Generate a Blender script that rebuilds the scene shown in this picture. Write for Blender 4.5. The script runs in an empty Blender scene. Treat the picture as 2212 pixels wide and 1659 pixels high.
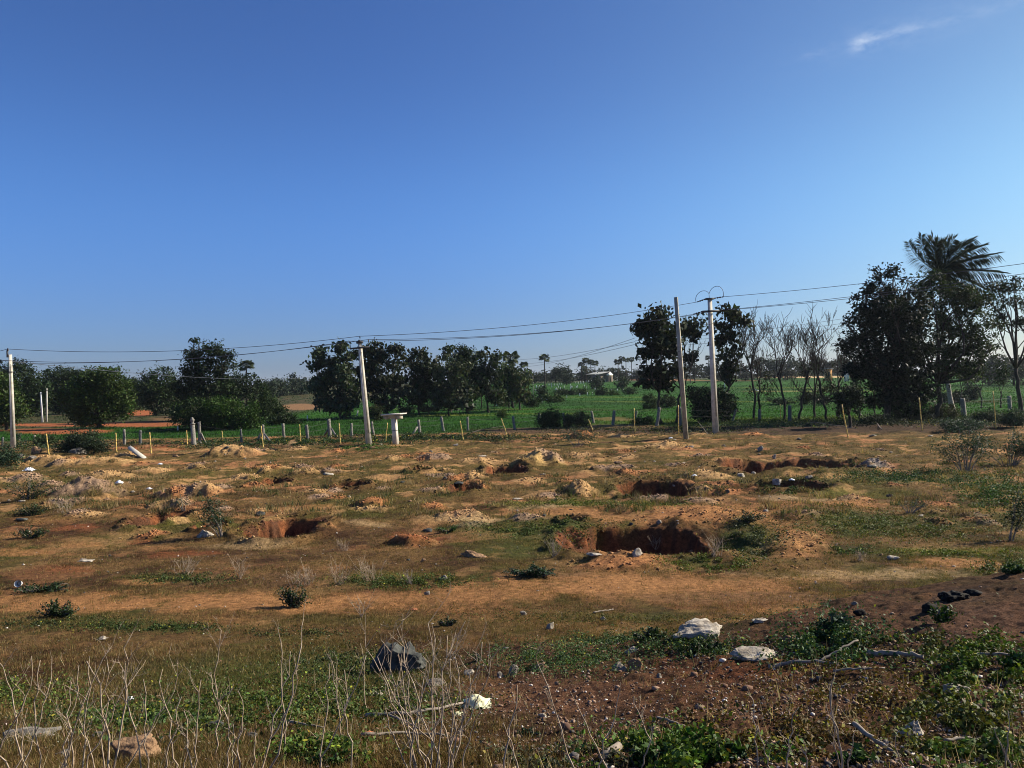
import bpy, math, random
import numpy as np
from mathutils import Vector, Matrix

scene = bpy.context.scene
col0 = scene.collection
# ------------------------------------------------------------------ camera
# layout coordinates: the photograph at 2212 x 1659, focal length FP in those pixels
FP, CX, CY = 1662.0, 1106.0, 829.5
CZ = 4.2
ROLL, PITCH = math.radians(1.15), 0.0045
cR = np.array([math.cos(ROLL), 0, -math.sin(ROLL)])
cF = np.array([0, math.cos(PITCH), -math.sin(PITCH)])
cR = cR - cF * cR.dot(cF); cR /= np.linalg.norm(cR)
cU = np.cross(cR, cF)
cam_d = bpy.data.cameras.new('camera')
cam_d.sensor_width = 36.0
cam_d.lens = FP / 2212 * 36.0
cam_d.clip_start = 0.05
cam_d.clip_end = 9000
cam = bpy.data.objects.new('camera', cam_d)
col0.objects.link(cam)
cam.matrix_world = Matrix(((cR[0], cU[0], -cF[0], 0), (cR[1], cU[1], -cF[1], 0), (cR[2], cU[2], -cF[2], CZ), (0, 0, 0, 1)))
scene.camera = cam

# ------------------------------------------------------------------ sky, sun, exposure
SUN_AZ, SUN_EL = math.radians(72), math.radians(31)
sdir = Vector((math.sin(SUN_AZ) * math.cos(SUN_EL), math.cos(SUN_AZ) * math.cos(SUN_EL), math.sin(SUN_EL)))
sun_d = bpy.data.lights.new('sun', 'SUN')
sun_d.energy = 5.0
sun_d.angle = math.radians(0.5)
sun_d.color = (1.0, 0.91, 0.76)
sun = bpy.data.objects.new('sun', sun_d)
col0.objects.link(sun)
sun.rotation_mode = 'QUATERNION'
sun.rotation_quaternion = (-sdir).to_track_quat('-Z', 'Y')
sun.location = (40, 10, 60)

def direc(xD, yD):
    v = cF + (xD - CX) / FP * cR - (yD - CY) / FP * cU
    return v / np.linalg.norm(v)

SKY_TINT, SKY_SIDE, SKY_LOW = (0.595, 0.875, 1.42), (1.15, 0.58, -0.24), (-0.10, -0.19, -0.13)
world = bpy.data.worlds.new('World')
scene.world = world
world.use_nodes = True
wn, wl = world.node_tree.nodes, world.node_tree.links
wn.clear()
w_out = wn.new('ShaderNodeOutputWorld')
w_bg = wn.new('ShaderNodeBackground')
w_sky = wn.new('ShaderNodeTexSky')
w_sky.sky_type = 'NISHITA'
w_sky.sun_disc = False
w_sky.sun_elevation = SUN_EL
w_sky.sun_rotation = SUN_AZ
w_sky.altitude = 300
w_sky.air_density = 1.0
w_sky.dust_density = 0.7
w_sky.ozone_density = 3.0
w_bg.inputs['Strength'].default_value = 0.0505
w_hs = wn.new('ShaderNodeHueSaturation')
w_hs.inputs['Hue'].default_value = 0.5
w_hs.inputs['Saturation'].default_value = 1.0
w_hs.inputs['Value'].default_value = 1.0
wl.new(w_sky.outputs[0], w_hs.inputs['Color'])
# a thin wisp of cirrus high on the right
w_tc = wn.new('ShaderNodeTexCoord')
c_mid = direc(1965, 66); c_a = direc(2110, 35) - direc(1870, 98); c_a /= np.linalg.norm(c_a)
c_b = np.cross(c_mid, c_a)
def wmath(op, a, b=None, clamp=False):
    n = wn.new('ShaderNodeMath'); n.operation = op; n.use_clamp = clamp
    for i, v in enumerate((a, b)):
        if v is None: continue
        if isinstance(v, (int, float)): n.inputs[i].default_value = v
        else: wl.new(v, n.inputs[i])
    return n.outputs[0]
def wdot(vec):
    n = wn.new('ShaderNodeVectorMath'); n.operation = 'DOT_PRODUCT'
    wl.new(w_tc.outputs['Generated'], n.inputs[0]); n.inputs[1].default_value = tuple(vec)
    return n.outputs['Value']
off_a, off_b = float(np.dot(c_mid, c_a)), float(np.dot(c_mid, c_b))
wa = wmath('SUBTRACT', wdot(c_a), off_a); wb = wmath('SUBTRACT', wdot(c_b), off_b)
def gauss(v, c, s):
    t = wmath('DIVIDE', wmath('SUBTRACT', v, c), s)
    return wmath('POWER', 2.718, wmath('MULTIPLY', wmath('MULTIPLY', t, t), -1.0))
w_nz = wn.new('ShaderNodeTexNoise'); w_nz.inputs['Scale'].default_value = 42; w_nz.inputs['Detail'].default_value = 7; w_nz.inputs['Roughness'].default_value = 0.62
w_mp = wn.new('ShaderNodeMapping'); w_mp.inputs['Scale'].default_value = (1, 1, 2.2)
wl.new(w_tc.outputs['Generated'], w_mp.inputs[0]); wl.new(w_mp.outputs[0], w_nz.inputs['Vector'])
facing = wmath('GREATER_THAN', wdot(c_mid), 0.9)
head = wmath('MULTIPLY', gauss(wa, -0.043, 0.013), gauss(wb, -0.0010, 0.0080))
head2 = wmath('MULTIPLY', gauss(wa, -0.008, 0.022), gauss(wb, -0.0015, 0.0042))
tail = wmath('MULTIPLY', wmath('MULTIPLY', gauss(wa, 0.055, 0.052), gauss(wb, 0.0, 0.0042)), 0.22)
low = wmath('MULTIPLY', wmath('MULTIPLY', gauss(wa, -0.098, 0.010), gauss(wb, -0.0015, 0.003)), 0.3)
veil = wmath('MULTIPLY', wmath('MULTIPLY', gauss(wa, -0.01, 0.09), gauss(wb, 0.0, 0.017)), 0.16)
tot = wmath('ADD', wmath('ADD', wmath('ADD', head, wmath('MULTIPLY', head2, 0.45)), wmath('ADD', tail, low)), veil)
wn_s = wmath('MULTIPLY', wmath('SUBTRACT', w_nz.outputs['Fac'], 0.34), 2.6, True)
cl = wmath('MULTIPLY', wmath('MULTIPLY', tot, wn_s), wmath('MULTIPLY', facing, 0.62), True)
# hue of the clear air: deeper blue overall, paler towards the sun's side
def wcol(a, op, b):
    n = wn.new('ShaderNodeVectorMath'); n.operation = op
    for i, v in enumerate((a, b)):
        if isinstance(v, tuple): n.inputs[i].default_value = v
        else: wl.new(v, n.inputs[i])
    return n.outputs[0]
def wscale(v, s):
    n = wn.new('ShaderNodeVectorMath'); n.operation = 'SCALE'; n.inputs[0].default_value = v; wl.new(s, n.inputs['Scale']); return n.outputs[0]
s_side = wmath('MULTIPLY', wmath('SUBTRACT', wdot((math.sin(SUN_AZ), math.cos(SUN_AZ), 0)), 0.05), 1.0, True)
s_side2 = wmath('POWER', s_side, 1.8)
s_low = gauss(wdot((0, 0, 1)), 0.0, 0.20)
sk = wcol(w_hs.outputs[0], 'MULTIPLY', SKY_TINT)
sk = wcol(sk, 'MULTIPLY', wcol((1, 1, 1), 'ADD', wscale(SKY_SIDE, s_side2)))
sk = wcol(sk, 'MULTIPLY', wcol((1, 1, 1), 'ADD', wscale(SKY_LOW, s_low)))
sk = wcol(sk, 'MULTIPLY', wcol((1, 1, 1), 'ADD', wscale((0.12, 0.24, 0.20), gauss(wdot((0, 0, 1)), 0.20, 0.13))))
w_mix = wn.new('ShaderNodeMixRGB')
wl.new(cl, w_mix.inputs[0]); wl.new(sk, w_mix.inputs[1]); w_mix.inputs[2].default_value = (9.0, 10.0, 11.5, 1)
wl.new(w_mix.outputs[0], w_bg.inputs['Color'])
wl.new(w_bg.outputs[0], w_out.inputs['Surface'])

scene.view_settings.view_transform = 'Standard'
scene.view_settings.look = 'None'
scene.view_settings.exposure = 0.82
scene.view_settings.gamma = 1.0
scene.view_settings.use_curve_mapping = False
scene.cycles.filter_width = 1.0
scene.cycles.use_denoising = True
scene.cycles.max_bounces = 5
scene.cycles.diffuse_bounces = 2
scene.cycles.transparent_max_bounces = 6

# ------------------------------------------------------------------ noise
_rs = np.random.RandomState(7)
_perm = _rs.permutation(256).astype(np.int64)
_perm = np.concatenate([_perm, _perm])
_ga = _rs.rand(256) * 2 * np.pi
_gx, _gy = np.cos(_ga), np.sin(_ga)
def perlin(x, y):
    x = np.asarray(x, float); y = np.asarray(y, float)
    xi = np.floor(x).astype(np.int64); yi = np.floor(y).astype(np.int64)
    xf = x - xi; yf = y - yi; xi &= 255; yi &= 255
    u = xf * xf * xf * (xf * (xf * 6 - 15) + 10); v = yf * yf * yf * (yf * (yf * 6 - 15) + 10)
    def g(ix, iy, fx, fy):
        h = _perm[_perm[ix & 255] + (iy & 255)]
        return _gx[h] * fx + _gy[h] * fy
    a = g(xi, yi, xf, yf); b = g(xi + 1, yi, xf - 1, yf)
    c = g(xi, yi + 1, xf, yf - 1); d = g(xi + 1, yi + 1, xf - 1, yf - 1)
    return ((a + u * (b - a)) * (1 - v) + (c + u * (d - c)) * v) * 1.5
def fbm(x, y, s, o=4, g=0.5):
    r = 0; a = 1.0; t = 0
    for i in range(o):
        r = r + a * perlin(x / s + 17.3 * i + 3.1, y / s - 9.7 * i + 5.7); t += a; a *= g; s = s / 2.03
    return r / t
def sstep(a, b, x):
    t = np.clip((x - a) / (b - a), 0, 1)
    return t * t * (3 - 2 * t)

# ------------------------------------------------------------------ terrain
_by = np.array([-60, 0, 3, 4, 5, 6.5, 8, 10, 12, 15, 20, 30, 60, 66, 70, 150, 200, 300, 420, 5000.])
_bz = np.array([2.45, 2.45, 2.3, 2.12, 1.85, 1.4, 1.0, 0.62, 0.4, 0.2, 0.0, 0.0, 0.0, -0.1, -0.3, -0.3, .5, 3.0, 3.3, 3.4])
def bank_w(x, y):
    return sstep(-1.4, 6.8, x) * sstep(2.5, 8.2, y) * (1 - sstep(9.0 + 0.05 * x, 10.7 + 0.05 * x, y)) * (1 - .5 * sstep(12, 20, x))
def bank_m(x, y):
    return sstep(-0.9, 0.3, x + 0.12 * (y - 6)) * (1 - sstep(10.0 + 0.05 * x, 10.9 + 0.05 * x, y))
def base(x, y):
    x = np.asarray(x, float); y = np.asarray(y, float)
    yy = y
    z = (np.interp(yy - 0.6, _by, _bz) + np.interp(yy, _by, _bz) + np.interp(yy + 0.6, _by, _bz)) / 3
    # spoil bank beside the road on the right
    return z + 1.0 * bank_w(x, y)
def march(fn, xD, yD, far=4000.0):
    d = direc(xD, yD); o = np.array([0, 0, CZ])
    t = 1.0; prev = 1.0
    ts = np.concatenate([np.arange(2, 80, 0.05), np.geomspace(80, far, 900)])
    P = o[None] + ts[:, None] * d[None]
    below = P[:, 2] < fn(P[:, 0], P[:, 1])
    k = np.argmax(below) if below.any() else len(ts) - 1
    a, b = ts[max(k - 1, 0)], ts[k]
    for _ in range(14):
        m = (a + b) / 2; p = o + m * d
        if p[2] < fn(p[0:1], p[1:2])[0]: b = m
        else: a = m
    return o + b * d
def hitb(xD, yD): return march(base, xD, yD)

MOUNDS = []   # cx, cy, rx, ry, h, soil kind
def mound(xD, yD, w, h, kind=1, dr=0.75, amp=1.0):
    p = hitb(xD, yD); s = p[1] / FP
    MOUNDS.append((p[0], p[1], w * s * 0.5 * 1.25, max(w * s * 0.5 * dr, 0.5), h * s * amp, kind))
for a in [(505, 983, 115, 32), (190, 1002, 185, 24), (95, 998, 95, 20), (20, 1006, 70, 16), (275, 986, 66, 11), (235, 1030, 100, 16),
          (330, 1020, 90, 10), (420, 1014, 52, 15), (445, 1066, 70, 34), (385, 1068, 90, 22, 3), (535, 1036, 62, 20), (180, 1068, 170, 36, 3),
          (574, 1026, 40, 14), (660, 1026, 54, 18), (852, 994, 32, 12), (968, 1018, 46, 12), (1020, 1034, 64, 24), (1042, 998, 104, 14),
          (1150, 1004, 128, 36, 2), (802, 1092, 72, 26, 4), (890, 1172, 96, 26, 4), (1260, 986, 74, 16), (1437, 968, 124, 18), (1257, 1070, 50, 24),
          (1185, 1074, 60, 16, 3), (1525, 1030, 116, 20), (1612, 1000, 116, 22), (1500, 1066, 84, 16), (1571, 1070, 76, 18, 4), (1257, 946, 54, 17, 4),
          (1346, 944, 64, 14), (1621, 942, 68, 14, 4), (1880, 1010, 80, 18, 5), (1690, 1185, 190, 26, 1, .5), (1735, 1160, 90, 18), (1345, 1226, 190, 26, 4), (1500, 1120, 260, 26, 4),
          (640, 972, 60, 10), (30, 1035, 80, 14), (120, 1045, 60, 12, 3), (690, 1062, 60, 8), (1410, 1080, 60, 10, 3), (930, 1060, 60, 10, 3),
          (1010, 1120, 120, 8), (330, 1160, 90, 14, 4), (560, 1106, 50, 10), (350, 1130, 120, 14), (1140, 1040, 70, 10), (600, 1010, 50, 8), (730, 1005, 60, 8)]:
    mound(*a)
_mr = random.Random(12)
for _k in range(95):
    _y = 972 + 165 * _mr.random() ** 1.5; _x = _mr.uniform(-60, 2260); _w = _mr.uniform(26, 84) * (.6 + (_y - 960) / 260)
    if any(a < _x < b and c < _y < d for a, b, c, d in ((1190, 1680, 1095, 1240), (1310, 1500, 1025, 1085), (1540, 1850, 985, 1070), (500, 700, 1105, 1180))): continue
    mound(_x, _y, _w, _w * _mr.uniform(.14, .24), _mr.choice((1, 3, 3, 4)), _mr.uniform(.6, 1.0))
PITS = []     # cx, cy, rx, ry, depth, wobble
def pit(x0, x1, yF, yB, depth, n=3.2, s0=0.86):
    a = hitb((x0 + x1) / 2, yF); b = hitb((x0 + x1) / 2, yB)
    cy = (a[1] + b[1]) / 2; ry = (b[1] - a[1]) / 2
    cx = ((x0 + x1) / 2 - CX) / FP * cy; rx = (x1 - x0) / 2 / FP * cy
    PITS.append((cx, cy, rx, ry, depth, n, s0))
for a in [(1240, 1540, 1204, 1140, 1.25), (1196, 1310, 1207, 1150, 0.6, 2.2, 0.35), (1480, 1650, 1212, 1128, 0.55, 2.0, 0.1), (1332, 1478, 1073, 1040, 1.5), (1570, 1825, 1020, 994, 1.3), (1566, 1772, 1062, 1042, 0.9), (292, 388, 1139, 1106, 0.85, 2.4, .6),
          (540, 682, 1168, 1122, 0.8, 2.8, 0.78), (555, 622, 1049, 1037, 0.7), (1048, 1132, 1026, 1010, 0.7), (718, 790, 1053, 1043, 0.4), (962, 1034, 1064, 1042, 0.4),
          (1203, 1268, 1133, 1122, 0.35), (880, 930, 1022, 1014, 0.3), (420, 470, 1150, 1130, 0.35), (1250, 1275, 938, 932, 0.4)]:
    pit(*a)
def H(x, y, detail=True):
    x = np.asarray(x, float); y = np.asarray(y, float)
    z = base(x, y)
    field = sstep(16, 30, y) * (1 - sstep(60, 66, y))
    near = 1 - sstep(62, 70, y)
    z = z + near * (0.05 + 0.19 * field) * fbm(x, y, 3.6, 3) + near * (0.03 + 0.05 * field) * fbm(x + 50, y, 1.1, 3)
    wx = x + 0.25 * perlin(x / 0.7, y / 0.7) + 0.10 * perlin(x / 0.22, y / 0.22); wy = y + 0.18 * perlin(x / 0.6 + 40, y / 0.6)
    for (cx, cy, rx, ry, h, k) in MOUNDS:
        m = (np.abs(x - cx) < rx * 1.3) & (np.abs(y - cy) < ry * 1.3 + .4)
        if not m.any(): continue
        r2 = ((wx[m] - cx) / rx) ** 2 + ((wy[m] - cy) / ry) ** 2
        f = np.clip(1 - r2 * (1 + .35 * perlin(wx[m] / 1.3 + cx, wy[m] / 1.3)), 0, 1) ** 1.15
        z[m] += 0.66 * h * f * (1 + 0.45 * fbm(wx[m] + cy, wy[m], 0.55, 3)) * (1 + 0.5 * perlin(x[m] / (rx + .2) + cy, y[m] / (rx + .2)))
    for (cx, cy, rx, ry, d, n, s0) in PITS:
        m = (np.abs(x - cx) < rx * 1.5 + .6) & (np.abs(y - cy) < ry * 1.6 + .6)
        if not m.any(): continue
        k = min(1.0, ry / 1.6); u = (x[m] + k * (wx[m] - x[m]) - cx) / rx; v = (y[m] + k * (wy[m] - y[m]) - cy) / ry
        s = (np.abs(u) ** n + np.abs(v) ** n) ** (1 / n)
        s = s + .05 * perlin(wx[m] / 1.1, wy[m] / 1.1) + .015 * perlin(x[m] / .2, y[m] / .2)
        z[m] -= d * (1 - sstep(s0, 1.02, s)) * (0.85 + 0.2 * perlin(wx[m] / .8, wy[m] / .8))
        z[m] += (0.13 + .06 * perlin(x[m] / .5, y[m] / .5)) * np.exp(-((s - 1.25) / 0.17) ** 2) * (1 if s0 > .5 else .3)
    if detail:
        z = z + near * 0.022 * fbm(x, y, 0.34, 3, 0.6)
        bank = bank_m(x, y)
        z = z + (0.014 + 0.06 * bank) * near * fbm(x + 9, y + 3, 0.5, 4, 0.62) + near * 0.12 * field * fbm(x + 5, y - 8, 1.7, 3)
        # field bunds
    b = (y > 70)
    if b.any():
        xb, yb = x[b], y[b]
        z[b] += 0.25 * np.exp(-((yb - (84 + 4 * np.sin(xb / 30))) / 0.7) ** 2) + 0.2 * np.exp(-((yb - 112 - 0.1 * xb) / 0.8) ** 2)
    return z
def hit(xD, yD): return march(lambda a, b: H(a, b, False), xD, yD)
def proj(x, y, z):
    dx, dy, dz = x, y, z - CZ
    w = dx * cF[0] + dy * cF[1] + dz * cF[2]
    return CX + FP * (dx * cR[0] + dy * cR[1] + dz * cR[2]) / w, CY - FP * (dx * cU[0] + dy * cU[1] + dz * cU[2]) / w
def at(xD, yD, dist):
    """point whose forward distance is dist"""
    d = direc(xD, yD); t = dist / d[1]
    return np.array([0, 0, CZ]) + t * d

# ------------------------------------------------------------------ ground colour (what lies there; bank soil is also darkened for shade)
# patches laid out on the ground: x, y, rx, ry (layout coords), kind, strength
ORANGE, RED, TAN, GREEN, YGREEN, GREY, DARK, BROWN = range(8)
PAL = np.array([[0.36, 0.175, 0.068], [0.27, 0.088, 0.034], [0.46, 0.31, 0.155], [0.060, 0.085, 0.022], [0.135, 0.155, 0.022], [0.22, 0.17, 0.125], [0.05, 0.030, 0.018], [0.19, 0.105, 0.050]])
PATCH = [
 (120, 1305, 260, 28, ORANGE, .9), (480, 1300, 330, 28, ORANGE, .95), (650, 1310, 200, 18, ORANGE, .8), (900, 1300, 260, 24, ORANGE, .6), (1080, 1280, 200, 26, ORANGE, .7),
 (1300, 1262, 260, 34, ORANGE, .95), (1560, 1258, 260, 18, ORANGE, .7), (1850, 1240, 260, 14, TAN, .6), (2090, 1216, 130, 14, ORANGE, .85), (1480, 1285, 260, 24, ORANGE, .5),
 (1345, 1212, 110, 20, ORANGE, .95), (1250, 1180, 50, 30, RED, 1), (1720, 1165, 90, 60, ORANGE, .85), (1560, 1115, 220, 22, ORANGE, .8), (1330, 1125, 120, 16, ORANGE, .7),
 (1190, 1108, 130, 11, ORANGE, .8), (1450, 1096, 300, 9, ORANGE, .7), (1800, 1091, 160, 10, ORANGE, .85), (1750, 1078, 120, 7, TAN, .6), (1200, 1095, 100, 8, TAN, .6), (2130, 1100, 70, 12, ORANGE, .7),
 (1000, 1120, 110, 7, TAN, .6), (890, 1165, 60, 20, RED, .7), (640, 1100, 110, 10, ORANGE, .6), (800, 1132, 60, 6, TAN, .5), (430, 1195, 60, 8, RED, .5), (560, 1180, 140, 8, TAN, .5),
 (60, 1195, 110, 10, ORANGE, .7), (190, 1178, 90, 8, ORANGE, .6), (340, 1183, 60, 7, ORANGE, .6), (160, 1140, 60, 10, RED, .6), (110, 1118, 70, 12, ORANGE, .5), (300, 1115, 60, 7, ORANGE, .6), (30, 1160, 60, 14, ORANGE, .6),
 (310, 1170, 60, 10, RED, .6), (370, 1200, 60, 8, RED, .4), (160, 1230, 60, 8, RED, .45), (320, 1258, 70, 7, ORANGE, .9), (30, 1285, 40, 8, ORANGE, .9),
 (430, 1340, 200, 12, ORANGE, .35), (1060, 1330, 200, 20, ORANGE, .35), (1780, 1320, 260, 12, ORANGE, .6), (2000, 1290, 120, 8, ORANGE, .6), (40, 1530, 70, 16, ORANGE, .5), (1060, 1480, 120, 26, ORANGE, .3),
 (1950, 1130, 240, 36, GREEN, .45), (1830, 1128, 120, 26, GREEN, .6), (2050, 1190, 160, 10, YGREEN, .6), (1500, 1220, 70, 14, GREEN, .6), (1180, 1150, 140, 20, GREEN, .55), (1000, 1140, 70, 14, GREEN, .5),
 (1150, 1190, 140, 22, GREEN, .3), (800, 1255, 130, 14, GREEN, .75), (380, 1250, 120, 12, GREEN, .5), (850, 1240, 120, 10, YGREEN, .4), (330, 1355, 150, 14, GREEN, .6), (820, 1340, 260, 16, GREEN, .25),
 (1280, 1330, 200, 14, GREEN, .35), (1250, 1090, 200, 7, YGREEN, .5), (1960, 1035, 200, 18, GREEN, .6), (2130, 1060, 80, 50, GREEN, .7), (1850, 1065, 160, 10, YGREEN, .35), (630, 1470, 360, 70, GREEN, .6), (300, 1540, 300, 60, DARK, .45), (230, 1340, 240, 20, GREEN, .35),
 (1620, 1170, 80, 50, GREEN, .75), (1880, 1190, 120, 20, GREEN, .3), (1420, 1330, 120, 16, GREEN, .3), (620, 1250, 300, 20, BROWN, .5), (1200, 1240, 120, 10, BROWN, .6), (1650, 1290, 400, 12, BROWN, .6),
 (1500, 1480, 340, 70, RED, .25), (1950, 1480, 300, 110, DARK, .5), (2100, 1350, 160, 70, GREY, .5), (1700, 1440, 300, 26, RED, .45), (1250, 1500, 160, 60, BROWN, .6), (1200, 1560, 160, 60, DARK, .35),
 # beyond / along the fence
 (150, 918, 160, 3.4, RED, 1), (110, 932, 130, 6.5, RED, 1), (300, 917, 90, 6, RED, .9), (302, 892, 30, 7, RED, 1), (430, 905, 110, 6, BROWN, .6), (650, 879, 44, 7, BROWN, 1), (320, 968, 110, 5, RED, .7), (640, 958, 70, 3.2, TAN, .7),
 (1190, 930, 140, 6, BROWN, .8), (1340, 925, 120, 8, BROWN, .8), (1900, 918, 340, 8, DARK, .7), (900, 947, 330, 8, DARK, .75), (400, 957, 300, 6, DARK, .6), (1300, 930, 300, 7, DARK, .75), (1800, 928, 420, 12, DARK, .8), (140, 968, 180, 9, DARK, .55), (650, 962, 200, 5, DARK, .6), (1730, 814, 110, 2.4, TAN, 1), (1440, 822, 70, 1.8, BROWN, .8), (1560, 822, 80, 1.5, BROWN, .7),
 (1330, 907, 50, 2.5, BROWN, .5), (1180, 894, 130, 1.6, YGREEN, .45), (950, 897, 120, 1.6, YGREEN, .7), (1500, 868, 260, 1.3, YGREEN, .45), (1760, 838, 200, 1.2, YGREEN, .45), (1690, 845, 90, .9, TAN, .5), (1300, 858, 200, 1.1, YGREEN, .35), (1000, 884, 200, 1.2, YGREEN, .35), (1900, 845, 300, 1.2, YGREEN, .5), (2100, 868, 160, 1.5, DARK, .5), (1180, 886, 260, 1.6, DARK, .4), (1420, 820, 90, 1.2, RED, .7),
]
def ground_colour(x, y, z=None):
    n = len(x)
    zb = base(x, y)
    with np.errstate(all='ignore'):
        X, Y = proj(x, np.maximum(y, 1.0), zb)
    n1 = fbm(x, y, 2.4, 4); n2 = fbm(x + 30, y - 12, 0.8, 4); n3 = fbm(x - 70, y + 40, 6.5, 3); n4 = fbm(x + 3, y + 90, 0.25, 3)
    straw = np.array([0.165, 0.094, 0.037]); olive = np.array([0.070, 0.064, 0.015]); umber = np.array([0.062, 0.031, 0.014])
    a = sstep(-0.35, 0.35, n1 + 0.5 * n2)[:, None]; b = sstep(-0.1, 0.45, n3 + 0.45 * n2 + .15 * n4)[:, None]
    c = straw * a + umber * (1 - a)
    c = c * (1 - b) + olive * b
    far_f = sstep(24, 34, y)[:, None] * 0.55
    c = c * (1 - far_f) + far_f * (straw * 1.05 * sstep(-.3, .3, n2)[:, None] + olive * (1 - sstep(-.3, .3, n2))[:, None])
    soil = np.zeros(n)
    ns = fbm(x - 15, y * 1.4 + 33, 3.0, 4) + .35 * fbm(x, y * 1.3, .6, 2); ws = (sstep(.10, .30, ns) * (.40 + .5 * sstep(18, 30, y)) * sstep(9, 12, y))[:, None]
    sc_ = np.array([0.36, 0.205, 0.085]) * sstep(-.3, .3, n3 + n1)[:, None] + np.array([0.33, 0.15, 0.065]) * (1 - sstep(-.3, .3, n3 + n1))[:, None]
    c = c * (1 - ws) + sc_ * ws; soil = ws[:, 0] * .9
    wob = 0.30 * n2 + 0.22 * n1 + 0.16 * n4
    # mounds of dug earth, pits
    kc = {1: np.array([0.47, 0.285, 0.125]), 2: np.array([0.50, 0.32, 0.125]), 3: np.array([0.33, 0.215, 0.135]), 4: np.array([0.40, 0.175, 0.07]), 5: np.array([0.25, 0.21, 0.18])}
    for (cx, cy, rx, ry, h, k) in MOUNDS:
        m = np.where((np.abs(x - cx) < rx * 1.4) & (np.abs(y - cy) < ry * 1.4))[0]
        if not len(m): continue
        r = np.sqrt(((x[m] - cx) / rx) ** 2 + ((y[m] - cy) / ry) ** 2)
        w = sstep(1.05, 0.45, r + wob[m] * 1.3)[:, None] * 0.92
        c[m] = c[m] * (1 - w) + kc[k] * w; soil[m] = np.maximum(soil[m], w[:, 0])
    for (px, py, rx, ry, k, s) in PATCH:
        m = np.where((np.abs(X - px) < rx * 1.5) & (np.abs(Y - py) < ry * 1.5) & (y > 1))[0]
        if not len(m): continue
        r = np.sqrt(((X[m] - px) / rx) ** 2 + ((Y[m] - py) / ry) ** 2)
        w = (sstep(1.15, 0.35, r + wob[m] * (2.2 if py > 1000 else 1.5)) * s)[:, None]
        if py < 960 and k in (RED, TAN) : w = (sstep(1.1, 0.9, r) * s)[:, None]
        c[m] = c[m] * (1 - w) + PAL[k] * w
        if k in (ORANGE, RED, TAN): soil[m] = np.maximum(soil[m], w[:, 0] * .85)
        elif k in (GREEN, YGREEN): soil[m] *= (1 - w[:, 0])
    for (cx, cy, rx, ry, d, nn, s0) in PITS:
        m = np.where((np.abs(x - cx) < rx * 1.3 + .3) & (np.abs(y - cy) < ry * 1.3 + .3))[0]
        if not len(m): continue
        s = (np.abs((x[m] - cx) / rx) ** nn + np.abs((y[m] - cy) / ry) ** nn) ** (1 / nn)
        if s0 < .3: continue
        w = (1 - sstep(0.98, 1.14, s + .15 * n2[m]))[:, None]; q = sstep(-.35, .35, n4[m] + n2[m])[:, None]
        c[m] = c[m] * (1 - w) + (np.array([0.215, 0.078, 0.032]) * q + np.array([0.105, 0.048, 0.026]) * (1 - q)) * w; soil[m] = np.maximum(soil[m], w[:, 0])
    # reddish gravelly earth bank beside the road, soil darkened to stand for shade
    bank = bank_m(x + .9 * n2, y + .9 * n2) * np.clip(.75 + .9 * n1, .2, 1)
    bc = np.array([0.064, 0.030, 0.018]) * (1 - sstep(-.2, .4, n1))[:, None] + np.array([0.130, 0.060, 0.034]) * sstep(-.2, .4, n1)[:, None]
    w = bank[:, None] * 0.85
    c = c * (1 - w) + bc * w; soil = np.maximum(soil, bank * 0.8)
    # cultivated land beyond the fence
    beyond = sstep(62.5, 65.5, y + 1.2 * n1 + x * 0.02)
    gl = np.array([0.017, 0.058, 0.006]); gy = np.array([0.055, 0.088, 0.007]); scrub = np.array([0.055, 0.062, 0.028])
    plot = (np.sin(x / 37.0 + np.floor(y / 26) * 2.1) * 0.5 + 0.5)
    pc = gl[None] * (0.85 + 0.5 * plot[:, None])
    yl = (1 - sstep(80, 84, y))[:, None] * sstep(2, 14, x)[:, None] * .8
    pc = pc * (1 - yl) + gy * yl
    far = sstep(300, 330, y + 60 * n3)[:, None]
    lf = (sstep(88, 92, y) * (1 - sstep(-38, -30, x + 3 * n1)))[:, None]
    pc = pc * (1 - far) + scrub * far
    pc = pc * (1 - lf) + (np.array([0.030, 0.040, 0.014]) * (1 - sstep(-.1, .4, n1))[:, None] + np.array([0.085, 0.055, 0.03]) * sstep(-.1, .4, n1)[:, None]) * lf
    c = c * (1 - beyond[:, None]) + pc * beyond[:, None]
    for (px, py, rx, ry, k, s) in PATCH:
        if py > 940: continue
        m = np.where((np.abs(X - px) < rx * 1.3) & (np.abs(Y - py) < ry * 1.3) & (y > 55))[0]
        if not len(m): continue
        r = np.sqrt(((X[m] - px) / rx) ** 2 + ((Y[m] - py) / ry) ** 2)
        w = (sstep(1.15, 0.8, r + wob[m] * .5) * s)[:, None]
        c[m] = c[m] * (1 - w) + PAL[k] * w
    soil = soil * (1 - beyond)
    return np.clip(c, 0.004, 0.8), soil, beyond

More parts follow.
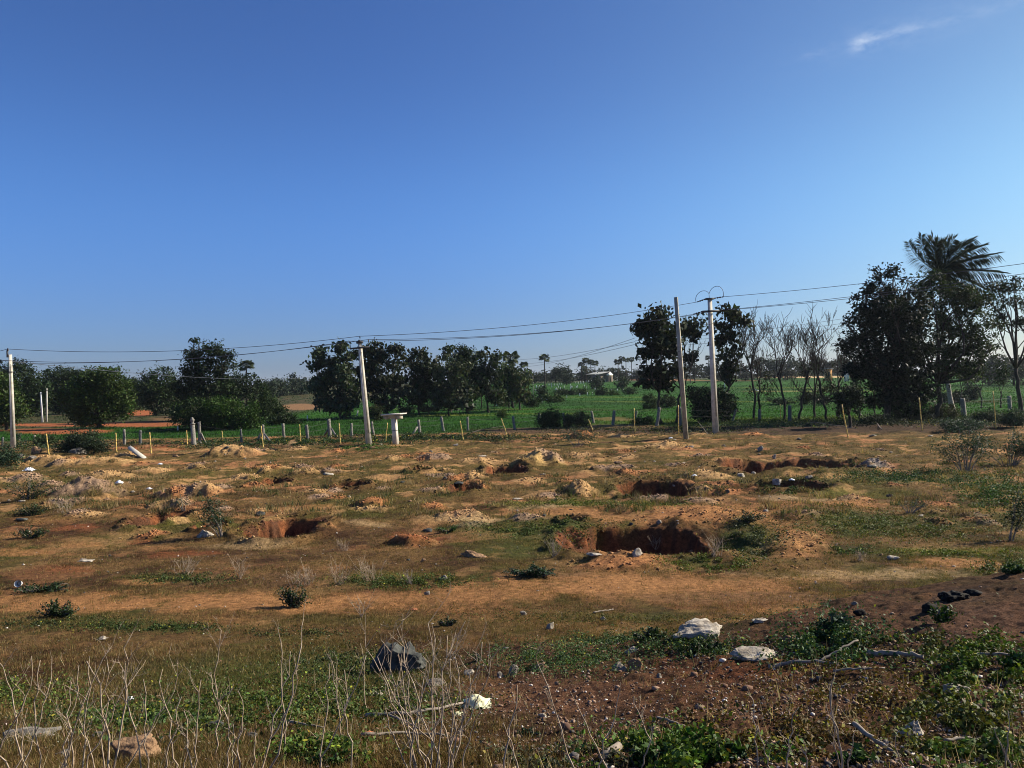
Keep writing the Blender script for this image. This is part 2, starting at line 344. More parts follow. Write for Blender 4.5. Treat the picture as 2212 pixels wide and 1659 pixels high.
# ------------------------------------------------------------------ mesh helpers
def mesh_obj(name, V, faces, mat, parent=None, col=None, smooth=False, loc=None):
    """faces: int array (n,3) or (n,4), or a list of such arrays"""
    if not isinstance(faces, list): faces = [faces]
    faces = [np.asarray(f, dtype=np.int32) for f in faces if len(f)]
    V = np.asarray(V, dtype=np.float64)
    if loc is not None: V = V - np.asarray(loc)[None]
    me = bpy.data.meshes.new(name)
    me.vertices.add(len(V)); me.vertices.foreach_set('co', V.astype(np.float32).ravel())
    nl = sum(f.size for f in faces); nf = sum(len(f) for f in faces)
    me.loops.add(nl); me.loops.foreach_set('vertex_index', np.concatenate([f.ravel() for f in faces]))
    me.polygons.add(nf)
    tot = np.concatenate([np.full(len(f), f.shape[1], np.int32) for f in faces])
    st = np.concatenate([[0], np.cumsum(tot)[:-1]]).astype(np.int32)
    me.polygons.foreach_set('loop_start', st)
    me.polygons.foreach_set('loop_total', tot)
    if smooth: me.polygons.foreach_set('use_smooth', np.ones(nf, dtype=bool))
    if col is not None:
        ca = me.color_attributes.new('Col', 'FLOAT_COLOR', 'POINT')
        cc = np.ones((len(V), 4), np.float32); cc[:, :3] = col
        ca.data.foreach_set('color', cc.ravel())
    me.update(calc_edges=True)
    if mat is not None: me.materials.append(mat)
    o = bpy.data.objects.new(name, me)
    if loc is not None: o.location = Vector(loc) - (parent.location if parent is not None else Vector((0, 0, 0)))
    if parent is not None: o.parent = parent
    col0.objects.link(o)
    return o
def empty(name, loc, label=None, cat=None, group=None):
    o = bpy.data.objects.new(name, None); o.empty_display_size = 0.2
    o.location = loc; col0.objects.link(o)
    tag(o, label, cat, group); return o
def tag(o, label=None, cat=None, group=None, kind=None):
    if label: o['label'] = label
    if cat: o['category'] = cat
    if group: o['group'] = group
    if kind: o['kind'] = kind
    return o
def copy_tree(root, loc, scale=(1, 1, 1), rz=0.0, label=None):
    r = root.copy(); col0.objects.link(r)
    r.location = loc; r.scale = scale; r.rotation_euler = (0, 0, rz)
    if label: r['label'] = label
    for ch in root.children:
        c = ch.copy(); col0.objects.link(c); c.parent = r
        for g in ch.children:
            d = g.copy(); col0.objects.link(d); d.parent = c
    return r
class MB:
    """collects pieces of ONE part"""
    def __init__(s): s.V = []; s.Q = []; s.T = []; s.n = 0; s.C = []
    def add(s, V, Q=None, T=None, col=None):
        V = np.asarray(V, float); s.V.append(V)
        if Q is not None and len(Q): s.Q.append(np.asarray(Q, np.int64) + s.n)
        if T is not None and len(T): s.T.append(np.asarray(T, np.int64) + s.n)
        if col is not None: s.C.append(np.broadcast_to(np.asarray(col, float), (len(V), 3)))
        s.n += len(V)
    def box(s, c, d, R=None):
        c = np.asarray(c, float); d = np.asarray(d, float) / 2
        v = np.array([[x, y, z] for x in (-1, 1) for y in (-1, 1) for z in (-1, 1)], float) * d
        if R is not None: v = v @ np.asarray(R).T
        s.add(v + c, [[0, 1, 3, 2], [4, 6, 7, 5], [0, 4, 5, 1], [2, 3, 7, 6], [0, 2, 6, 4], [1, 5, 7, 3]])
    def prism(s, z0, z1, a0, b0, a1, b1, bev=0.12):
        """tapered rectangular shaft with chamfered corners"""
        def ring(a, b, z):
            k = min(a, b) * bev
            return [[a - k, b, z], [-a + k, b, z], [-a, b - k, z], [-a, -b + k, z], [-a + k, -b, z], [a - k, -b, z], [a, -b + k, z], [a, b - k, z]]
        v = np.array(ring(a0, b0, z0) + ring(a1, b1, z1)); n = 8
        q = [[i, (i + 1) % n, n + (i + 1) % n, n + i] for i in range(n)]
        s.add(v, q + [[8, 9, 10, 11], [8, 11, 12, 15], [12, 13, 14, 15], [3, 2, 1, 0], [7, 4, 3, 0], [7, 6, 5, 4]])
    def tube(s, P, R, k=6, cap=True, col=None):
        P = np.asarray(P, float); R = np.broadcast_to(np.asarray(R, float), (len(P),))
        T = np.gradient(P, axis=0); T /= (np.linalg.norm(T, axis=1)[:, None] + 1e-9)
        ref = np.array([0.31, 0.87, 0.38]) if abs(T[0, 2]) > 0.7 else np.array([0.05, 0.1, 1.0])
        A = np.cross(T, ref); A /= (np.linalg.norm(A, axis=1)[:, None] + 1e-9); B = np.cross(T, A)
        th = np.arange(k) * 2 * np.pi / k
        v = P[:, None] + R[:, None, None] * (np.cos(th)[None, :, None] * A[:, None] + np.sin(th)[None, :, None] * B[:, None])
        m = len(P); i = np.arange(m - 1)[:, None] * k; j = np.arange(k)[None]; j2 = (j + 1) % k
        q = np.stack([i + j, i + j2, i + k + j2, i + k + j], -1).reshape(-1, 4)
        t = []
        if cap and k >= 3:
            t = [[0, j_ + 1, j_] for j_ in range(1, k - 1)] + [[(m - 1) * k, (m - 1) * k + j_, (m - 1) * k + j_ + 1] for j_ in range(1, k - 1)]
        s.add(v.reshape(-1, 3), q, t, col)
    def build(s, name, mat, parent=None, smooth=False, loc=None):
        V = np.concatenate(s.V); F = []
        if s.Q: F.append(np.concatenate(s.Q))
        if s.T: F.append(np.concatenate(s.T))
        C = np.concatenate(s.C) if s.C else None
        return mesh_obj(name, V, F, mat, parent, C, smooth, loc)
def rotz(a): return np.array([[math.cos(a), -math.sin(a), 0], [math.sin(a), math.cos(a), 0], [0, 0, 1]])
def roty(a): return np.array([[math.cos(a), 0, math.sin(a)], [0, 1, 0], [-math.sin(a), 0, math.cos(a)]])
def rotx(a): return np.array([[1, 0, 0], [0, math.cos(a), -math.sin(a)], [0, math.sin(a), math.cos(a)]])

# ------------------------------------------------------------------ materials
def newmat(name, rough=0.8):
    m = bpy.data.materials.new(name); m.use_nodes = True
    nt = m.node_tree; b = nt.nodes['Principled BSDF']; b.inputs['Roughness'].default_value = rough
    b.inputs['Specular IOR Level'].default_value = 0.25
    return m, nt, b
def noise_mat(name, c1, c2, scale=6, rough=0.85, bump=0.3, detail=5, c3=None, stretch=None, dist=0.02):
    m, nt, b = newmat(name, rough); N, L = nt.nodes, nt.links
    tc = N.new('ShaderNodeTexCoord'); mp = N.new('ShaderNodeMapping'); L.new(tc.outputs['Object'], mp.inputs[0])
    if stretch: mp.inputs['Scale'].default_value = stretch
    nz = N.new('ShaderNodeTexNoise'); nz.inputs['Scale'].default_value = scale; nz.inputs['Detail'].default_value = detail; nz.inputs['Roughness'].default_value = 0.65
    L.new(mp.outputs[0], nz.inputs['Vector'])
    cr = N.new('ShaderNodeValToRGB'); L.new(nz.outputs['Fac'], cr.inputs[0])
    cr.color_ramp.elements[0].position = 0.35; cr.color_ramp.elements[0].color = (*c1, 1)
    cr.color_ramp.elements[1].position = 0.65; cr.color_ramp.elements[1].color = (*c2, 1)
    if c3:
        e = cr.color_ramp.elements.new(0.8); e.color = (*c3, 1)
    L.new(cr.outputs[0], b.inputs['Base Color'])
    if bump:
        bp = N.new('ShaderNodeBump'); bp.inputs['Strength'].default_value = bump; bp.inputs['Distance'].default_value = dist
        L.new(nz.outputs['Fac'], bp.inputs['Height']); L.new(bp.outputs[0], b.inputs['Normal'])
    return m
def attr_mat(name, rough=0.7, transl=0.0, nscale=None, spec=0.2, tcol=(1, 1, 0.55)):
    m, nt, b = newmat(name, rough); N, L = nt.nodes, nt.links
    b.inputs['Specular IOR Level'].default_value = spec
    at_ = N.new('ShaderNodeAttribute'); at_.attribute_name = 'Col'
    out = at_.outputs['Color']
    if nscale:
        g = N.new('ShaderNodeTexCoord')
        nz = N.new('ShaderNodeTexNoise'); nz.inputs['Scale'].default_value = nscale; nz.inputs['Detail'].default_value = 4
        L.new(g.outputs['Object'], nz.inputs['Vector'])
        mr = N.new('ShaderNodeMapRange'); mr.inputs[1].default_value = .3; mr.inputs[2].default_value = .7; mr.inputs[3].default_value = 0.7; mr.inputs[4].default_value = 1.35
        L.new(nz.outputs['Fac'], mr.inputs[0])
        mx = N.new('ShaderNodeVectorMath'); mx.operation = 'SCALE'; L.new(out, mx.inputs[0]); L.new(mr.outputs[0], mx.inputs['Scale'])
        out = mx.outputs[0]
    L.new(out, b.inputs['Base Color'])
    if transl:
        tr = N.new('ShaderNodeBsdfTranslucent'); ml = N.new('ShaderNodeMixRGB'); ml.blend_type = 'MULTIPLY'; ml.inputs[0].default_value = 1
        L.new(out, ml.inputs[1]); ml.inputs[2].default_value = (*tcol, 1); L.new(ml.outputs[0], tr.inputs['Color'])
        ms = N.new('ShaderNodeMixShader'); ms.inputs[0].default_value = transl
        L.new(b.outputs[0], ms.inputs[1]); L.new(tr.outputs[0], ms.inputs[2]); L.new(ms.outputs[0], N['Material Output'].inputs['Surface'])
    return m
M = {}
M['leaf'] = attr_mat('leaf_surface', 0.6, 0.20, spec=0.16)
M['leaf_far'] = attr_mat('distant_leaf_surface', 0.8, 0.12)
M['grass'] = attr_mat('grass_blade', 0.7, 0.30)
M['rice'] = attr_mat('rice_blade', 0.6, 0.35)
M['stem'] = noise_mat('dry_stem', (0.22, 0.155, 0.10), (0.46, 0.365, 0.265), 14, 0.85, 0, c3=(.60, .51, .40))
M['twig'] = noise_mat('grey_twig', (0.16, 0.13, 0.10), (0.30, 0.25, 0.20), 20, 0.8, 0)
M['bark'] = noise_mat('dark_bark', (0.022, 0.017, 0.013), (0.070, 0.055, 0.042), 5, 0.9, 0.4, stretch=(1, 1, .3))
M['palm_bark'] = noise_mat('pale_ringed_bark', (0.20, 0.17, 0.14), (0.48, 0.43, 0.36), 4, 0.9, 0.4, stretch=(.4, .4, 3))
M['concrete'] = noise_mat('weathered_concrete', (0.44, 0.40, 0.33), (0.66, 0.61, 0.52), 3, 0.85, 0.15, c3=(0.52, 0.47, 0.39))
M['concrete_dark'] = noise_mat('stained_concrete', (0.25, 0.23, 0.17), (0.42, 0.38, 0.29), 3, 0.85, 0.15)
M['granite'] = noise_mat('rough_granite', (0.10, 0.093, 0.078), (0.30, 0.275, 0.23), 18, 0.9, 0.5, c3=(0.40, 0.385, 0.36))
M['granite_dark'] = noise_mat('dark_lichened_granite', (0.06, 0.065, 0.06), (0.17, 0.17, 0.16), 16, 0.9, 0.5)
M['rock_white'] = noise_mat('pale_limestone', (0.16, 0.125, 0.09), (0.54, 0.48, 0.39), 7, 0.95, 1.0, detail=9, c3=(0.76, 0.71, 0.62), dist=.05)
M['rock_grey'] = noise_mat('grey_rock', (0.09, 0.078, 0.064), (0.30, 0.265, 0.22), 8, 0.95, 1.0, detail=9, dist=.05)
M['rock_dark'] = noise_mat('dark_basalt', (0.030, 0.032, 0.028), (0.095, 0.098, 0.088), 7, 0.85, 0.9, detail=9, c3=(0.20, 0.20, 0.18))
M['rock_tan'] = noise_mat('earth_stained_stone', (0.15, 0.085, 0.045), (0.38, 0.235, 0.13), 8, 0.95, 1.0, detail=9, dist=.05)
M['rock_red'] = noise_mat('red_brick_stone', (0.30, 0.10, 0.045), (0.42, 0.17, 0.08), 12, 0.9, 0.4)
M['clod'] = noise_mat('shade_black_clod', (0.008, 0.007, 0.006), (0.022, 0.018, 0.014), 10, 0.95, 0.8)  # near-black colour carries the shade of the crest's camera-facing side
M['metal'] = noise_mat('dark_galvanised_steel', (0.03, 0.03, 0.032), (0.07, 0.07, 0.075), 10, 0.5, 0)
M['porcelain'] = noise_mat('brown_porcelain', (0.03, 0.018, 0.012), (0.05, 0.03, 0.02), 3, 0.25, 0)
M['wire'] = noise_mat('aluminium_conductor', (0.05, 0.055, 0.065), (0.08, 0.085, 0.10), 1, 0.5, 0)
M['whitewash'] = noise_mat('whitewash', (0.70, 0.66, 0.58), (0.84, 0.81, 0.74), 4, 0.8, 0.05)
M['roof'] = noise_mat('asbestos_roof', (0.16, 0.17, 0.17), (0.30, 0.31, 0.30), 2, 0.9, 0.1)
M['mud_wall'] = noise_mat('mud_wall', (0.10, 0.08, 0.06), (0.18, 0.14, 0.10), 2, 0.9, 0.1)
M['ochre'] = noise_mat('ochre_wall', (0.45, 0.22, 0.07), (0.60, 0.33, 0.12), 2, 0.9, 0)
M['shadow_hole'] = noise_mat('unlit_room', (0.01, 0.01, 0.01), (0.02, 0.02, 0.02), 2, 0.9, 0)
M['skin'] = noise_mat('brown_skin', (0.12, 0.06, 0.035), (0.16, 0.08, 0.05), 8, 0.6, 0)
M['cloth_white'] = noise_mat('white_cotton', (0.70, 0.70, 0.70), (0.82, 0.82, 0.82), 12, 0.9, 0)
M['cloth_dark'] = noise_mat('dark_cloth', (0.02, 0.022, 0.03), (0.05, 0.05, 0.06), 12, 0.9, 0)
M['hair'] = noise_mat('black_hair', (0.008, 0.007, 0.006), (0.015, 0.013, 0.012), 12, 0.6, 0)
M['plastic'] = noise_mat('white_plastic', (0.65, 0.67, 0.70), (0.85, 0.86, 0.88), 14, 0.35, 0.2)
M['egret'] = noise_mat('white_feathers', (0.8, 0.8, 0.8), (0.88, 0.88, 0.88), 30, 0.8, 0)
# bamboo stake painted yellow, darker rings at the nodes
def bamboo_mat():
    m, nt, b = newmat('yellow_bamboo', 0.5); N, L = nt.nodes, nt.links
    tc = N.new('ShaderNodeTexCoord'); sp = N.new('ShaderNodeSeparateXYZ'); L.new(tc.outputs['Object'], sp.inputs[0])
    mu = N.new('ShaderNodeMath'); mu.operation = 'MULTIPLY'; mu.inputs[1].default_value = 4.2; L.new(sp.outputs[2], mu.inputs[0])
    fr = N.new('ShaderNodeMath'); fr.operation = 'FRACT'; L.new(mu.outputs[0], fr.inputs[0])
    cr = N.new('ShaderNodeValToRGB'); L.new(fr.outputs[0], cr.inputs[0])
    cr.color_ramp.elements[0].position = 0.0; cr.color_ramp.elements[0].color = (0.16, 0.09, 0.03, 1)
    cr.color_ramp.elements[1].position = 0.14; cr.color_ramp.elements[1].color = (0.60, 0.40, 0.08, 1)
    e = cr.color_ramp.elements.new(0.9); e.color = (0.72, 0.53, 0.18, 1)
    L.new(cr.outputs[0], b.inputs['Base Color']); return m
M['bamboo'] = bamboo_mat()
# ground
def ground_mat():
    m, nt, b = newmat('field_ground', 0.95); N, L = nt.nodes, nt.links
    b.inputs['Specular IOR Level'].default_value = 0.08
    a = N.new('ShaderNodeAttribute'); a.attribute_name = 'Col'
    g = N.new('ShaderNodeNewGeometry')
    n1 = N.new('ShaderNodeTexNoise'); n1.inputs['Scale'].default_value = 9; n1.inputs['Detail'].default_value = 8; n1.inputs['Roughness'].default_value = 0.75
    n2 = N.new('ShaderNodeTexNoise'); n2.inputs['Scale'].default_value = 60; n2.inputs['Detail'].default_value = 4; n2.inputs['Roughness'].default_value = 0.7
    for n in (n1, n2): L.new(g.outputs['Position'], n.inputs['Vector'])
    r1 = N.new('ShaderNodeMapRange'); r1.inputs[1].default_value = .32; r1.inputs[2].default_value = .68; r1.inputs[3].default_value = .42; r1.inputs[4].default_value = 1.65
    r2 = N.new('ShaderNodeMapRange'); r2.inputs[1].default_value = .32; r2.inputs[2].default_value = .68; r2.inputs[3].default_value = .40; r2.inputs[4].default_value = 1.7
    L.new(n1.outputs['Fac'], r1.inputs[0]); L.new(n2.outputs['Fac'], r2.inputs[0])
    mu = N.new('ShaderNodeMath'); mu.operation = 'MULTIPLY'; L.new(r1.outputs[0], mu.inputs[0]); L.new(r2.outputs[0], mu.inputs[1])
    sc = N.new('ShaderNodeVectorMath'); sc.operation = 'SCALE'; L.new(a.outputs['Color'], sc.inputs[0]); L.new(mu.outputs[0], sc.inputs['Scale'])
    L.new(sc.outputs[0], b.inputs['Base Color'])
    b1 = N.new('ShaderNodeBump'); b1.inputs['Strength'].default_value = 1.0; b1.inputs['Distance'].default_value = 0.10; L.new(n1.outputs['Fac'], b1.inputs['Height'])
    b2 = N.new('ShaderNodeBump'); b2.inputs['Strength'].default_value = 1.0; b2.inputs['Distance'].default_value = 0.03; L.new(n2.outputs['Fac'], b2.inputs['Height'])
    L.new(b1.outputs[0], b2.inputs['Normal']); L.new(b2.outputs[0], b.inputs['Normal'])
    return m
M['ground'] = ground_mat()

# ------------------------------------------------------------------ ground sheet
fine = np.radians(np.linspace(-43, 43, 940))
side = np.radians(np.concatenate([np.linspace(-180, -60, 25), np.linspace(-57, -43.6, 18)]))
az = np.concatenate([side, fine, -side[::-1][:-1]])
rad = np.concatenate([[0.3, 0.8, 1.3, 1.8], 2.0 * 1.0031 ** np.arange(0, 1165), ])
r_end = rad[-1]
rad = np.concatenate([rad, r_end * 1.009 ** np.arange(1, 520)])
rad = rad[rad < 7000]
A_, R_ = np.meshgrid(az, rad)
gx, gy = (R_ * np.sin(A_)).ravel(), (R_ * np.cos(A_)).ravel()
gz = H(gx, gy)
gc, gsoil, gbey = ground_colour(gx, gy)
nr, na = R_.shape
i = np.arange(nr - 1)[:, None] * na; j = np.arange(na)[None]; j2 = (j + 1) % na
GQ = np.stack([i + j, i + j2, i + na + j2, i + na + j], -1).reshape(-1, 4)
gcen = np.array([[0.0, 0.0, float(H(np.zeros(1), np.zeros(1))[0])]])
GT = np.stack([np.full(na, nr * na), (np.arange(na) + 1) % na, np.arange(na)], -1)
ground = mesh_obj('ground', np.concatenate([np.stack([gx, gy, gz], 1), gcen]), [GQ, GT], M['ground'], col=np.concatenate([gc, gc[:1]]), smooth=True)
tag(ground, kind='structure')
del A_, R_, GQ, gc

# ================================================================== OBJECTS
def gz1(x, y): return float(H(np.array([x]), np.array([y]), True)[0])
def ground_pt(xD, yD):
    p = hit(xD, yD); return np.array([p[0], p[1], gz1(p[0], p[1])])

# ---------------------------------------------------------------- leaves
def leaf_quads(C, size, rng, col, up=0.3, asp=0.5, var=0.35, hang=0.0):
    n = len(C)
    N_ = rng.normal(size=(n, 3)); N_[:, 2] += up * 2; N_ /= np.linalg.norm(N_, axis=1)[:, None]
    T_ = rng.normal(size=(n, 3)); T_[:, 2] -= hang * 2; T_ -= N_ * (T_ * N_).sum(1)[:, None]; T_ /= np.linalg.norm(T_, axis=1)[:, None]
    B_ = np.cross(N_, T_)
    s = (size * (0.6 + 0.8 * rng.rand(n)))[:, None]
    V = np.stack([C - T_ * s * .5, C + B_ * s * asp * .5 + N_ * s * .08, C + T_ * s * .5 - N_ * s * .05, C - B_ * s * asp * .5 + N_ * s * .08], 1).reshape(-1, 3)
    Q = np.arange(n * 4).reshape(n, 4)
    c = np.asarray(col, float)
    if c.ndim == 1: c = np.broadcast_to(c, (n, 3))
    c = c * (1 + var * (rng.rand(n, 1) * 2 - 1)) * (1 + 0.18 * (rng.rand(n, 3) * 2 - 1))
    return V, Q, np.repeat(c, 4, axis=0)
def lobe_points(lobes, nclump, per, rc, rng, fill=0.25, flat=0.75):
    """leaf centres: clumps on the surface of the lobes, some inside"""
    area = np.array([(l[3] * l[4] + l[3] * l[5] + l[4] * l[5]) for l in lobes]); area = area / area.sum()
    k = rng.choice(len(lobes), nclump, p=area)
    L = np.array([l[:6] for l in lobes])[k]
    d = rng.normal(size=(nclump, 3)); d /= np.linalg.norm(d, axis=1)[:, None]
    r = np.where(rng.rand(nclump) < fill, rng.rand(nclump) ** .5 * 0.8, 0.82 + 0.25 * rng.rand(nclump))
    c = L[:, :3] + d * L[:, 3:6] * r[:, None]
    rr = rc * (0.6 + 0.8 * rng.rand(nclump))
    P = c[:, None] + rng.normal(size=(nclump, per, 3)) * rr[:, None, None] * np.array([1, 1, flat]) * 0.55
    tint = 1 + 0.28 * (rng.rand(nclump, 1, 1) * 2 - 1) * np.ones((1, per, 1))
    return P.reshape(-1, 3), tint.reshape(-1, 1), c
def limb(a, b, r0, r1, rng, bend=0.12, n=6):
    a, b = np.asarray(a, float), np.asarray(b, float); t = np.linspace(0, 1, n)[:, None]
    L = np.linalg.norm(b - a); off = rng.normal(size=3) * L * bend
    P = a + (b - a) * t + off * (np.sin(t * np.pi)) + rng.normal(size=(n, 3)) * L * .015
    P[0], P[-1] = a, b
    return P, np.linspace(r0, r1, n)

def tree(name, label, cat, bx, by, dist, lobesD, leafc, size=0.3, dens=1.0, rc=0.6, trunk_r=0.16, seed=1, group=None, up=0.3, asp=0.5, fill=0.25, bark='bark', base_pt=None, twigs=0, hang=0.0, lean=0.0, mat='leaf'):
    """bx, by: foot of the trunk; lobes (x, y, rx, ry[, depth offset]) in layout coordinates at distance dist"""
    rng = np.random.RandomState(seed)
    if name in ('bush', 'shrub_tree') and base_pt is None:
        q = ground_pt(bx, by)
        if 40 < q[1] < 420: base_pt = q
    if base_pt is None:
        p = at(bx, by, dist); g = gz1(p[0], p[1]); foot = np.array([p[0], p[1], g])
    else: foot = base_pt; dist = foot[1]
    s = dist / FP; lobes = []
    for l in lobesD:
        d = dist + (l[4] if len(l) > 4 else rng.uniform(-.5, .5) * l[2] * s * .6)
        c = at(l[0], l[1], d); sc = d / FP
        lobes.append((c[0], c[1], c[2], l[2] * sc, l[2] * sc * .85, l[3] * sc))
    root = empty(name, foot, label, cat, group)
    area = sum((l[3] * l[5]) for l in lobes)
    nc = max(10, int(area * 1.0 * dens / size ** 2)) if size < 1 else 60
    P, tint, cc = lobe_points(lobes, nc, 58, rc, rng, fill)
    g = foot[2] + 0.1; P = P[P[:, 2] > g]; tint = tint[:len(P)]
    lc = np.asarray(leafc) * tint
    V, Q, C = leaf_quads(P, size, rng, lc, up, asp, 0.35, hang)
    mesh_obj('crown', V, Q, M[mat], root, C, loc=foot)
    # trunk and limbs
    mb = MB()
    zc = min(l[2] for l in lobes); top = np.mean([l[:3] for l in lobes], axis=0)
    fork = foot * 0.35 + top * 0.65; fork[2] = foot[2] + max(0.3, (top[2] - foot[2]) * 0.42)
    fork[0] = foot[0] + (top[0] - foot[0]) * .35
    P_, R_ = limb(foot - [0, 0, .2], fork, trunk_r, trunk_r * .7, rng, .05, 8); R_[0] *= 1.35; R_[1] *= 1.1
    mb.tube(P_, R_, 8)
    mb.build('trunk', M[bark], root, True, foot)
    mb = MB()
    for l in lobes:
        e = np.array(l[:3]); P_, R_ = limb(fork, e, trunk_r * .55, trunk_r * .16, rng, .12)
        mb.tube(P_, R_, 6)
        for k in range(2 + twigs):
            d = rng.normal(size=3); d /= np.linalg.norm(d); d[2] = abs(d[2]) * .8
            st = P_[rng.randint(2, 6)]
            P2, R2 = limb(st, e + d * np.array(l[3:6]) * .95, trunk_r * .22, trunk_r * .05, rng, .1)
            mb.tube(P2, R2, 5)
    mb.build('limbs', M[bark], root, True, foot)
    return root

DK = (0.018, 0.033, 0.010); MD = (0.026, 0.046, 0.012); GR = (0.042, 0.072, 0.014); TK = (0.034, 0.050, 0.022); LT = (0.085, 0.115, 0.030); BL = (0.016, 0.026, 0.012)
G_LEFT = 'trees along the left side of the paddies'
tree('broadleaf_tree', 'dark dense tree at the left picture edge, behind the concrete power pole', 'tree', 30, 905, 128, [(10, 815, 50, 38), (55, 838, 42, 45), (30, 865, 60, 35), (80, 870, 26, 30), (-30, 830, 40, 50)], DK, .42, 1.0, 1.0, .3, 11, G_LEFT)
tree('broadleaf_tree', 'lighter green bushy tree at the left edge right behind the pole foot', 'tree', 12, 925, 88, [(10, 850, 30, 30), (28, 885, 28, 34), (-10, 880, 30, 40), (0, 830, 22, 20)], GR, .32, 1.0, .8, .2, 12, G_LEFT)
tree('broadleaf_tree', 'broad dark tree behind the two thin white poles', 'tree', 150, 898, 140, [(110, 830, 24, 28), (140, 818, 30, 22), (168, 822, 30, 26), (125, 860, 30, 30), (160, 862, 36, 30)], DK, .42, 1.0, 1.0, .3, 13, G_LEFT)
tree('broadleaf_tree', 'round wide tree with low crown standing by the red soil plot', 'tree', 214, 924, 88, [(190, 838, 34, 34), (228, 832, 34, 34), (255, 855, 34, 38), (170, 865, 34, 36), (210, 880, 40, 34), (262, 885, 22, 22), (205, 818, 30, 18), (245, 812, 24, 14), (180, 900, 22, 16)], GR, .30, 1.1, .75, .32, 14, G_LEFT)
tree('broadleaf_tree', 'small tree filling the gap right of the round wide tree', 'tree', 286, 888, 150, [(285, 830, 12, 14), (284, 852, 20, 26), (298, 860, 14, 26), (310, 845, 16, 22)], MD, .36, 1.0, .8, .2, 15, G_LEFT)
tree('broadleaf_tree', 'dark rounded tree just left of the tallest left tree', 'tree', 335, 895, 125, [(325, 825, 22, 22), (350, 818, 24, 22), (370, 835, 18, 26), (335, 855, 32, 34), (365, 865, 24, 26)], MD, .38, 1.0, .9, .26, 16, G_LEFT)
tree('broadleaf_tree', 'tallest dark tree of the left group with ragged top', 'tree', 440, 905, 104, [(415, 755, 14, 20), (430, 742, 12, 10), (452, 756, 20, 20), (480, 775, 14, 20), (490, 765, 10, 10), (425, 790, 32, 28), (465, 805, 36, 32), (410, 830, 32, 30), (450, 850, 44, 32), (488, 840, 24, 34), (397, 772, 8, 8), (505, 785, 7, 8), (400, 860, 24, 24)], DK, .38, 1.05, .75, .34, 17, G_LEFT, fill=.3)
tree('broadleaf_tree', 'low dark tree under the fan palm right of the tallest left tree', 'tree', 530, 885, 118, [(515, 825, 24, 20), (545, 838, 26, 26), (510, 850, 24, 24), (570, 852, 20, 20)], DK, .34, 1.0, .8, .2, 18, G_LEFT)
tree('shrub_tree', 'bright green spreading bush behind the carved granite pillar', 'bush', 430, 925, 80, [(425, 888, 44, 26), (400, 905, 26, 18), (455, 905, 34, 20)], (0.026, .048, .012), .22, 1.2, .55, .1, 19, G_LEFT)
tree('shrub_tree', 'large sunlit green bush just left of the long thin power pole gap', 'bush', 500, 928, 82, [(480, 880, 44, 22), (520, 893, 36, 28), (490, 912, 50, 18), (545, 905, 22, 22)], (0.034, .070, .011), .22, 1.2, .55, .1, 20, G_LEFT)
tree('shrub_tree', 'dark green bushy thicket between the big green bush and the low field shrubs', 'bush', 580, 905, 92, [(575, 880, 32, 24), (560, 860, 20, 18), (595, 893, 20, 16)], MD, .24, 1.1, .6, .1, 21, G_LEFT)
tree('shrub_tree', 'low dark shrub patch in the paddy left of the teak trees', 'bush', 600, 918, 76, [(590, 908, 28, 9), (620, 906, 24, 10), (642, 912, 14, 7)], DK, .2, 1.4, .45, .06, 22, G_LEFT)
# far trees seen between the left trees and the teaks
for i_, (x, y, w, h, lb) in enumerate([(575, 833, 26, 12, 'low distant tree at the left of the far tree belt'), (608, 832, 24, 14, 'distant rounded tree in the middle of the far belt left of the teaks'),
                                      (640, 826, 18, 18, 'taller distant tree of the far belt beside the first teak'), (654, 845, 18, 18, 'distant dark tree half hidden by the first teak')]):
    tree('broadleaf_tree', lb, 'tree', x, 866, 215 + 8 * i_, [(x, y, w, h), (x - w * .5, y + 16, w * .8, h), (x + w * .5, y + 16, w * .8, h * 1.1), (x, y + 26, w, 10)], (0.030, .045, .026), .6, .8, 1.3, .25, 30 + i_, 'distant trees left of the teaks', mat='leaf_far')

# teak row
G_TK = 'large leaved teak trees in the middle of the paddies'
def teak(lb, bx, by, d, lobes, seed, c=TK, dens=.95, **k):
    return tree('teak_tree', lb, 'tree', bx, by, d, lobes, c, .50, dens, .72, .15, seed, G_TK, up=.15, asp=.62, fill=.3, hang=.5, **k)
teak('big teak tree with drooping crown at the left end of the middle tree group', 738, 902, 97, [(685, 775, 24, 26), (730, 770, 28, 26), (700, 805, 40, 30), (745, 805, 34, 34), (765, 845, 24, 30), (700, 845, 34, 28), (740, 862, 34, 26), (738, 885, 26, 16), (705, 868, 20, 18), (672, 850, 14, 22), (690, 758, 10, 8)], 41, (0.048, .066, .036))
teak('tall teak with two humped tops right behind the second power pole', 838, 893, 100, [(812, 760, 24, 20), (855, 765, 16, 20), (790, 785, 26, 30), (835, 800, 44, 34), (800, 835, 34, 34), (850, 845, 36, 34), (870, 862, 22, 20), (825, 865, 24, 16), (770, 775, 8, 12), (835, 880, 22, 12)], 42, (.036, .045, .026))
teak('dark flat topped teak fourth of the way along the group above the concrete table', 905, 884, 104, [(895, 770, 18, 16), (930, 770, 18, 16), (910, 795, 36, 32), (900, 835, 34, 34), (935, 835, 24, 40), (910, 858, 26, 20)], 43, (.026, .036, .018))
teak('sprawling teak with light leaves over the white marker post', 970, 884, 102, [(950, 800, 22, 24), (985, 800, 20, 26), (960, 840, 34, 34), (995, 850, 26, 28), (1005, 870, 18, 14), (965, 868, 24, 16)], 44, (0.046, .060, .032))
teak('slim teak with a pointed top left of the dark mango tree', 975, 876, 112, [(970, 765, 11, 12), (978, 784, 18, 18), (985, 815, 16, 20)], 45, TK)
